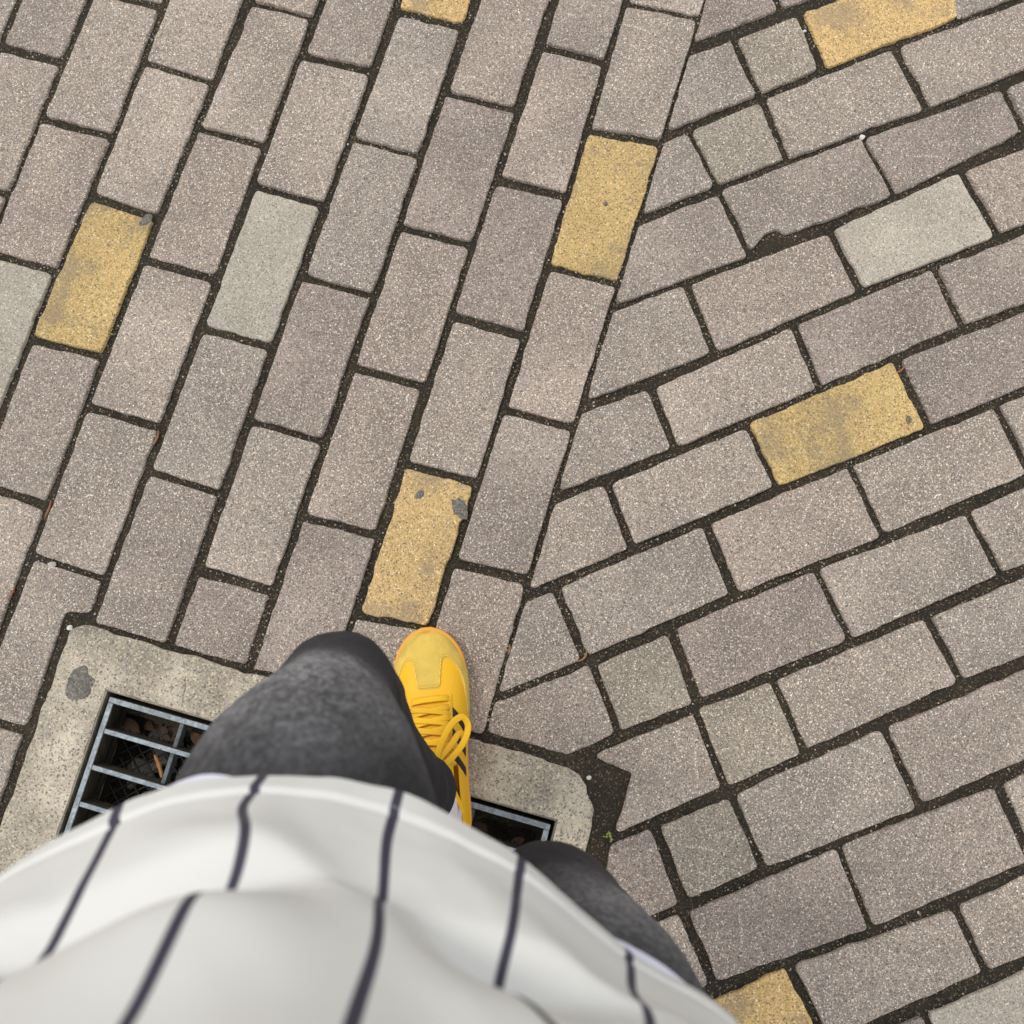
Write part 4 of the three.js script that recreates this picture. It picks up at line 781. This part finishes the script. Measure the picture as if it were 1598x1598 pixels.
function makeShoe() {
  const sh = group('shoe', person);
  // upper; behind the tongue the top dips to leave the opening for the foot
  const g = gridGeo(72, 90, (a, b) => { const s = 0.001 + b * (SL - 0.0015), th = a * Math.PI, p = upperPt(s, th), ph = Math.abs(th - Math.PI / 2), open = sm(0.103, 0.092, s) * sm(0.012, 0.03, s) * sm(0.92, 0.80, ph); p.y = mix(p.y, 0.03, open); return [p.x, p.y, p.z, s / 0.06, th * 0.04 / 0.06]; });
  mesh('upper', g, leatherMat, sh);
  const slim = (s) => 1 - 0.06 * sm(0.24, 0.2, s); const out = []; for (let i = 0; i <= 60; i++) { const s = 0.0005 + i / 60 * (SL - 0.001); out.push([s, wR0(s) * rnd0(s) * slim(s)]); } for (let i = 60; i >= 0; i--) { const s = 0.0005 + i / 60 * (SL - 0.001); out.push([s, -wL0(s) * rnd0(s) * slim(s)]); }
  const shp = new THREE.Shape(out.map(([s, w]) => new THREE.Vector2(s, -w))), sg = new THREE.ExtrudeGeometry(shp, { depth: 0.012, bevelEnabled: true, bevelThickness: 0.003, bevelSize: 0.0032, bevelSegments: 3 }); sg.rotateX(-Math.PI / 2); sg.translate(0, 0.0035, 0);
  mesh('sole', sg, soleMat, sh);
  // suede toe cap with its centre tab
  const back = (ph) => { const tabw = 1 - sm(0.2, 0.27, ph), fl = 0.037 + 0.034 * Math.pow(clamp((0.6 - ph) / 0.35, 0, 1), 3.6) + 0.07 * Math.pow(clamp((ph - 0.58) / 0.8, 0, 1), 2); return SL - mix(fl, 0.073, tabw); };
  mesh('toe_cap', gridGeo(96, 30, (a, b) => { const th = 0.02 + a * (Math.PI - 0.04), s = mix(back(Math.abs(th - Math.PI / 2)), SL - 0.0007, b), p = onUpper(s, th, b === 0 ? 0.0001 : 0.0013); return [p.x, p.y, p.z, s / 0.09, th * 0.04 / 0.09]; }), suedeMat, sh);
  // rows of stitching behind the cap and along the eyestays
  const st = []; const stitch = (fn, n) => { for (let i = 0; i < n; i++) { const a = fn((i + 0.15) / n), b = fn((i + 0.8) / n); st.push(new THREE.TubeGeometry(new THREE.LineCurve3(a, b), 1, 0.0005, 5)); } };
  stitch((t) => onUpper(SL - 0.083, Math.PI / 2 + (t - .5) * 1.15, 0.0009), 26); stitch((t) => onUpper(SL - 0.083 - 0.075 * t, Math.PI / 2 - 0.575 - 0.08 * t, 0.0008), 34); stitch((t) => onUpper(SL - 0.083 - 0.075 * t, Math.PI / 2 + 0.575 + 0.08 * t, 0.0008), 34);
  for (const o of [0.0022, 0.005]) stitch((t) => { const th = Math.PI / 2 + (t - .5) * 2.4; return onUpper(back(Math.abs(th - Math.PI / 2)) + o, th, 0.0016); }, 70);
  mesh('stitching', mergeGeometries(st), stitchMat, sh);
  // panels over the lace stays
  for (const d of [-1, 1]) mesh('eyestay', gridGeo(10, 40, (a, b) => { const e = Math.min(a, 1 - a, b, 1 - b); const s = mix(SL - 0.080, 0.088, b), th = Math.PI / 2 - d * (0.24 + 0.40 * a + 0.06 * b), p = onUpper(s, th, e < 0.01 ? 0.0001 : 0.0012); return [p.x, p.y, p.z, s / 0.06, a]; }), leatherMat, sh);
  // tongue
  mesh('tongue', gridGeo(20, 30, (a, b) => { const s = mix(SL - 0.085, 0.058, b), k = (a - .5) * 2, th = Math.PI / 2 - k * 0.55 * (1 - 0.25 * sm(0.75, 1, b)) * (1 - 0.6 * sm(0.9, 1, b)), sc = Math.max(s, 0.1), p = onUpper(sc, th, 0.0022); if (s < 0.1) { p.x -= (0.1 - s) * 0.8; p.y += (0.1 - s) * 0.75; } return [p.x, p.y, p.z, s / 0.06, a]; }), leatherMat, sh);
  // black side stripes on both flanks, quarter panel and heel tab
  for (const d of [-1, 1]) {
    for (let k = 0; k < 3; k++) mesh('side_stripe', gridGeo(8, 20, (a, b) => { const e = Math.min(a, 1 - a, b, 1 - b), ph = mix(0.62, 1.42, b), s = 0.148 - 0.023 * k - 0.028 * (b - 0.5) + 0.0105 * (a - .5), p = onUpper(s, Math.PI / 2 - d * ph, e < 0.01 ? 0.0001 : 0.0011); return [p.x, p.y, p.z, a, b]; }), blackMat, sh);
  }
  mesh('heel_tab', gridGeo(16, 12, (a, b) => { const t = (a - .5) * 2.2, e = Math.min(a, 1 - a, b, 1 - b) < 0.01 ? 0.0002 : 0.0016, y = 0.016 + 0.052 * b, r = 0.03 + e; return [0.03 - Math.cos(t) * r, y, Math.sin(t) * (r - 0.003), a, b]; }), suedeMat, sh);
  // laces: crossing rows, knot, two loops, two ends
  const lc = group('laces', sh), N7 = 7;
  for (let k = 0; k < N7; k++) for (const d of (k ? [1, -1] : [1])) {
    const s0 = SL - 0.0865 - 0.0116 * k, pts = [], nr = []; for (let i = 0; i <= 8; i++) { const t = i / 8, th = Math.PI / 2 - d * (0.52 + 0.012 * k) * (1 - 2 * t), s = s0 - (k ? 0.0085 : 0.002) * (t - 0.3) * (d > 0 ? 1 : 1), p = onUpper(s, th, 0.0040 + 0.0028 * Math.sin(t * Math.PI) + (d < 0 ? 0.0005 + 0.001 * Math.sin(t * Math.PI * 2) : 0) - 0.003 * bell(t, 0, .1) - 0.003 * bell(t, 1, .1)); pts.push(p); nr.push(upperN(s, th)); }
    mesh('lace_row', ribbon(pts, nr, 0.0078, 0.0016), (k + d) % 2 ? laceMat : laceMat2, lc);
  }
  const up = V3(0, 1, 0), knot = onUpper(0.0985, Math.PI / 2 - 0.05, 0.008);
  { const g2 = new THREE.SphereGeometry(1, 16, 10); g2.scale(0.006, 0.0045, 0.0072); g2.translate(knot.x, knot.y, knot.z); mesh('knot', g2, laceMat, lc); }
  const V = (x, y, z) => V3(knot.x + x, knot.y + y, knot.z + z);
  const loop = (P, m) => mesh('lace_loop', ribbon(P, P.map((_, i) => V3(0.1, 0.9, i < P.length / 2 ? 0.5 : -0.1).normalize()), 0.0078, 0.001), m, lc);
  loop([V(0, 0, 0), V(0.012, 0.006, 0.003), V(0.033, 0.004, 0.012), V(0.052, -0.004, 0.026), V(0.056, -0.010, 0.036), V(0.046, -0.013, 0.041), V(0.030, -0.008, 0.036), V(0.014, -0.002, 0.022), V(0.002, 0.002, 0.006)], laceMat);
  loop([V(0, 0, 0), V(0.010, 0.004, 0.004), V(0.028, -0.004, 0.022), V(0.038, -0.012, 0.031), V(0.032, -0.015, 0.036), V(0.018, -0.009, 0.026), V(0.003, 0, 0.006)], laceMat2);
  loop([V(0, 0, 0), V(0.012, 0.004, -0.006), V(0.032, 0.002, -0.022), V(0.042, -0.008, -0.036), V(0.034, -0.014, -0.042), V(0.016, -0.006, -0.028), V(0.002, 0.002, -0.004)], laceMat2);
  mesh('lace_end', ribbon([V(0, -0.001, 0.002), V(-0.010, -0.002, 0.010), V(-0.024, -0.008, 0.018), V(-0.040, -0.010, 0.024), V(-0.050, -0.016, 0.027)], [up, V3(0, 1, 0.3), V3(0, .8, .6), V3(0, .7, .7), V3(0, .6, .8)], 0.0062, 0.0013), laceMat, lc);
  mesh('lace_end', ribbon([V(0, -0.001, -0.002), V(-0.006, -0.002, -0.012), V(-0.012, -0.010, -0.024), V(-0.012, -0.022, -0.032), V(-0.008, -0.036, -0.038)], [up, V3(0, 1, -0.3), V3(0, .8, -.6), V3(0, .7, -.7), V3(0, .6, -.8)], 0.0062, 0.0013), laceMat2, lc);
  return sh;
}
const shoeA = makeShoe();
// local x runs heel -> toe; the standing foot points away from the body
shoeA.position.set(-0.1165, 0.0006, 0.192); shoeA.rotation.y = Math.PI / 2 + 0.008; shoeA.name = 'shoe';
const shoeB = shoeA.clone(); shoeB.name = 'shoe_001'; person.add(shoeB); shoeB.scale.z = -1;
shoeB.position.set(-0.002, 0.062, 0.492); shoeB.rotation.set(0, Math.PI / 2 - 0.05, -0.24, 'YXZ');
const sock = (a, b, c) => gridGeo(32, 20, (u, v) => { const t = u * Math.PI * 2, p = new THREE.QuadraticBezierCurve3(a, b, c).getPoint(v), r = mix(0.033, 0.035, v) + 0.0006 * Math.sin(t * 22); return [p.x + Math.cos(t) * r * 0.86, p.y + 0.0008 * Math.sin(v * 40), p.z + Math.sin(t) * r * 1.1, u, v]; }, true);
mesh('sock', sock(V3(-0.118, 0.035, 0.145), V3(-0.12, 0.09, 0.136), V3(-0.140, 0.17, 0.10)), sockMat, person);
mesh('sock', sock(V3(0, 0.10, 0.445), V3(0.003, 0.14, 0.43), V3(0.005, 0.21, 0.372)), sockMat, person);
// ----- upper body: neck, head, arms and the phone that looks down -----
const skinMat = MAT({ color: new THREE.Color().setRGB(0.52, 0.33, 0.24), roughness: 0.6 }), hairMat = MAT({ color: new THREE.Color().setRGB(0.025, 0.02, 0.017), roughness: 0.6 });
function field(bones, box, cell) { // tapered capsules joined by a smooth minimum, meshed on a grid
  const n = Math.ceil(Math.max(box[3] - box[0], box[4] - box[1], box[5] - box[2]) / cell) + 4, mc = new MarchingCubes(n, skinMat, false, false, 400000);
  const c = [(box[0] + box[3]) / 2, (box[1] + box[4]) / 2, (box[2] + box[5]) / 2], half = n * cell / 2, f = mc.field; mc.isolation = 0;
  const seg = (x, y, z, b) => { const [A, B, ra, rb] = b, dx = B[0] - A[0], dy = B[1] - A[1], dz = B[2] - A[2], t = clamp(((x - A[0]) * dx + (y - A[1]) * dy + (z - A[2]) * dz) / (dx * dx + dy * dy + dz * dz + 1e-9), 0, 1), sx = b[4] ?? 1, sz = b[5] ?? 1; return Math.hypot((x - A[0] - dx * t) / sx, y - A[1] - dy * t, (z - A[2] - dz * t) / sz) - mix(ra, rb, t); };
  for (let k = 0; k < n; k++) for (let j = 0; j < n; j++) for (let i = 0; i < n; i++) {
    const x = c[0] + (i / n * 2 - 1) * half, y = c[1] + (j / n * 2 - 1) * half, z = c[2] + (k / n * 2 - 1) * half; let d = 1;
    for (const b of bones) { const e = seg(x, y, z, b), r = b[6] ?? 0.02, h = clamp(0.5 + 0.5 * (d - e) / r, 0, 1); d = mix(d, e, h) - r * h * (1 - h); }
    f[k * n * n + j * n + i] = -d;
  }
  mc.update();
  const P = new Float32Array(mc.count * 3); for (let i = 0; i < mc.count; i++) { P[i * 3] = c[0] + mc.positionArray[i * 3] * half; P[i * 3 + 1] = c[1] + mc.positionArray[i * 3 + 1] * half; P[i * 3 + 2] = c[2] + mc.positionArray[i * 3 + 2] * half; }
  const g = new THREE.BufferGeometry(); g.setAttribute('position', new THREE.BufferAttribute(P, 3)); g.setAttribute('normal', new THREE.BufferAttribute(mc.normalArray.slice(0, mc.count * 3), 3)); return g;
}
{
  const S = [-1, 1], cx = -0.055, sh = (s) => [cx + s * 0.15, 1.285, 0.29], el = (s) => [cx + s * 0.225, 1.07, 0.235];
  const q = camera.quaternion, ax = V3(1, 0, 0).applyQuaternion(q), ay = V3(0, 1, 0).applyQuaternion(q), az = V3(0, 0, 1).applyQuaternion(q);   // right, up, back of the phone's view
  const pc = CAM.clone().addScaledVector(ay, -0.058).addScaledVector(ax, 0.0).addScaledVector(az, 0.0072);
  const L = (x, y, z) => { const p = pc.clone().addScaledVector(ax, x).addScaledVector(ay, y).addScaledVector(az, z); return [p.x, p.y, p.z]; };
  const bones = [[[cx, 0.92, 0.27], [cx, 1.12, 0.285], 0.085, 0.09, 1.25, 0.9], [[cx, 1.12, 0.285], [cx, 1.27, 0.29], 0.09, 0.075, 1.35, 0.9], [[cx, 1.25, 0.29], [cx, 1.43, 0.265], 0.052, 0.05, 1, 1]];
  for (const s of S) { const w = L(s * 0.062, -0.075, 0.016); bones.push([sh(s), el(s), 0.047, 0.037, 1, 1], [el(s), w, 0.037, 0.025, 1, 1], [[cx, 1.29, 0.29], sh(s), 0.05, 0.047, 1, 1]);
    const hip = s < 0 ? [-0.12, 0.9, 0.25] : [0.005, 0.9, 0.25], kn = s < 0 ? [-0.147, 0.46, 0.006] : [-0.002, 0.46, 0.19], an = s < 0 ? [-0.124, 0.09, 0.132] : [0.003, 0.16, 0.42], md = s < 0 ? [-0.153, 0.27, 0.047] : [0.001, 0.3, 0.285]; bones.push([hip, kn, 0.052, 0.034, 1, 1], [kn, md, 0.033, 0.03, 1, 1], [md, an, 0.03, 0.024, 1, 1]); }
  const parts = [field(bones, [-0.36, 0.05, -0.06, 0.25, 1.48, 0.52], 0.012)];
  // hands: palm at the phone's lower edges, fingers wrapped behind it, thumb over the screen side
  for (const s of S) {
    const B = [[L(s * 0.062, -0.078, 0.016), L(s * 0.05, -0.03, 0.010), 0.022, 0.02, 1, 1, 0.012]];
    for (let i = 0; i < 4; i++) { const y = -0.05 + i * 0.0195 - (s > 0 ? 0.004 : 0), l = [0.042, 0.050, 0.052, 0.046][i] * 0.9; B.push([L(s * 0.052, y, 0.004), L(s * 0.040, y + 0.002, -0.0145), 0.0088, 0.0082, 1, 1, 0.006], [L(s * 0.040, y + 0.002, -0.0145), L(s * (0.040 - l * 0.5), y + 0.003, -0.0155), 0.0082, 0.0068, 1, 1, 0.006]); }
    B.push([L(s * 0.058, -0.055, 0.02), L(s * 0.046, -0.022, 0.026), 0.0115, 0.010, 1, 1, 0.008], [L(s * 0.046, -0.022, 0.026), L(s * 0.028, -0.004, 0.0215), 0.0098, 0.0078, 1, 1, 0.006]);
    const c = L(s * 0.045, -0.035, 0.004); parts.push(field(B, [c[0] - 0.062, c[1] - 0.05, c[2] - 0.072, c[0] + 0.062, c[1] + 0.05, c[2] + 0.072], 0.0034));
  }
  // head bowed over the screen
  const hx = cx, hy = 1.515, hz = 0.225;
  parts.push(field([[[hx, hy + 0.012, hz + 0.025], [hx, hy + 0.012, hz + 0.0251], 0.092, 0.092, 0.86, 1.0], [[hx, hy - 0.03, hz - 0.022], [hx, hy - 0.075, hz - 0.035], 0.062, 0.036, 0.98, 1, 0.04], [[hx, hy + 0.012, hz - 0.066], [hx, hy - 0.03, hz - 0.088], 0.007, 0.0125, 1, 1, 0.012], [[hx - 0.014, hy - 0.058, hz - 0.073], [hx + 0.014, hy - 0.058, hz - 0.073], 0.007, 0.007, 1, 1, 0.006], [[hx - 0.03, hy + 0.022, hz - 0.062], [hx + 0.03, hy + 0.022, hz - 0.062], 0.010, 0.010, 1, 1, 0.02], [[hx - 0.079, hy + 0.008, hz + 0.02], [hx - 0.081, hy - 0.024, hz + 0.012], 0.011, 0.008, 0.6, 1, 0.006], [[hx + 0.079, hy + 0.008, hz + 0.02], [hx + 0.081, hy - 0.024, hz + 0.012], 0.011, 0.008, 0.6, 1, 0.006], [[hx, hy - 0.06, hz + 0.04], [hx, hy - 0.12, hz + 0.045], 0.05, 0.052, 1, 1, 0.03]], [hx - 0.11, hy - 0.14, hz - 0.12, hx + 0.11, hy + 0.12, hz + 0.14], 0.0055));
  mesh('body', mergeGeometries(parts), skinMat, person);
  for (const s of S) { const g = new THREE.SphereGeometry(0.0115, 16, 12); g.translate(hx + s * 0.031, hy + 0.003, hz - 0.062); const e = mesh('eye', g, MAT({ color: 0xe8e4de, roughness: 0.3 }), person); const i = new THREE.SphereGeometry(0.006, 12, 8); i.translate(hx + s * 0.031, hy + 0.001, hz - 0.0685); mesh('iris', i, MAT({ color: 0x1c120c, roughness: 0.2 }), e); }
  const hg = new THREE.SphereGeometry(1, 48, 32), P = hg.attributes.position;
  for (let i = 0; i < P.count; i++) { const x = P.getX(i), y = P.getY(i), z = P.getZ(i), front = sm(-0.2, -0.75, z) * sm(0.45, 0.1, y), k = 1 + 0.03 * fbm(x * 9, y * 2, z * 9, 3) - 0.3 * front; P.setXYZ(i, hx + x * 0.088 * k, hy + 0.024 + y * 0.1 * k * (y < 0 ? 1.05 : 1), hz + 0.034 + z * 0.1 * k); }
  hg.computeVertexNormals(); mesh('hair', hg, hairMat, person);
  for (const s of S) { // loose sleeves
    const a = V3(...sh(s)), b = V3(...el(s)), d = b.clone().sub(a); const u1 = V3(0, 0, 1).cross(d).normalize(), u2 = d.clone().cross(u1).normalize();
    mesh('sleeve', gridGeo(60, 24, (u, v) => { const t = u * Math.PI * 2, p = a.clone().addScaledVector(d, v * 0.98 - 0.24), r = (0.02 + 0.052 * Math.sqrt(sm(0, 0.22, v)) + 0.012 * v) + 0.003 * fbm(Math.cos(t) * 2, v * 5, Math.sin(t) * 2 + s, 3); p.addScaledVector(u1, Math.cos(t) * r).addScaledVector(u2, Math.sin(t) * r); return [p.x, p.y, p.z, u * 0.4, v]; }, true), jerseyMat, jTop);
  }
  const ph = group('phone'); tag(ph, 'dark slim phone held in both hands in front of the jersey', 'phone');
  ph.position.copy(pc); ph.quaternion.copy(q);
  mesh('case', new RoundedBoxGeometry(0.074, 0.152, 0.0078, 4, 0.0038), MAT({ color: 0x17181a, roughness: 0.45 }), ph);
  const scr = mesh('screen', new RoundedBoxGeometry(0.069, 0.146, 0.0006, 2, 0.0003), MAT({ color: 0x050506, roughness: 0.12 }), ph); scr.position.z = 0.004;
  void scr;
}

renderer.render(scene, camera);
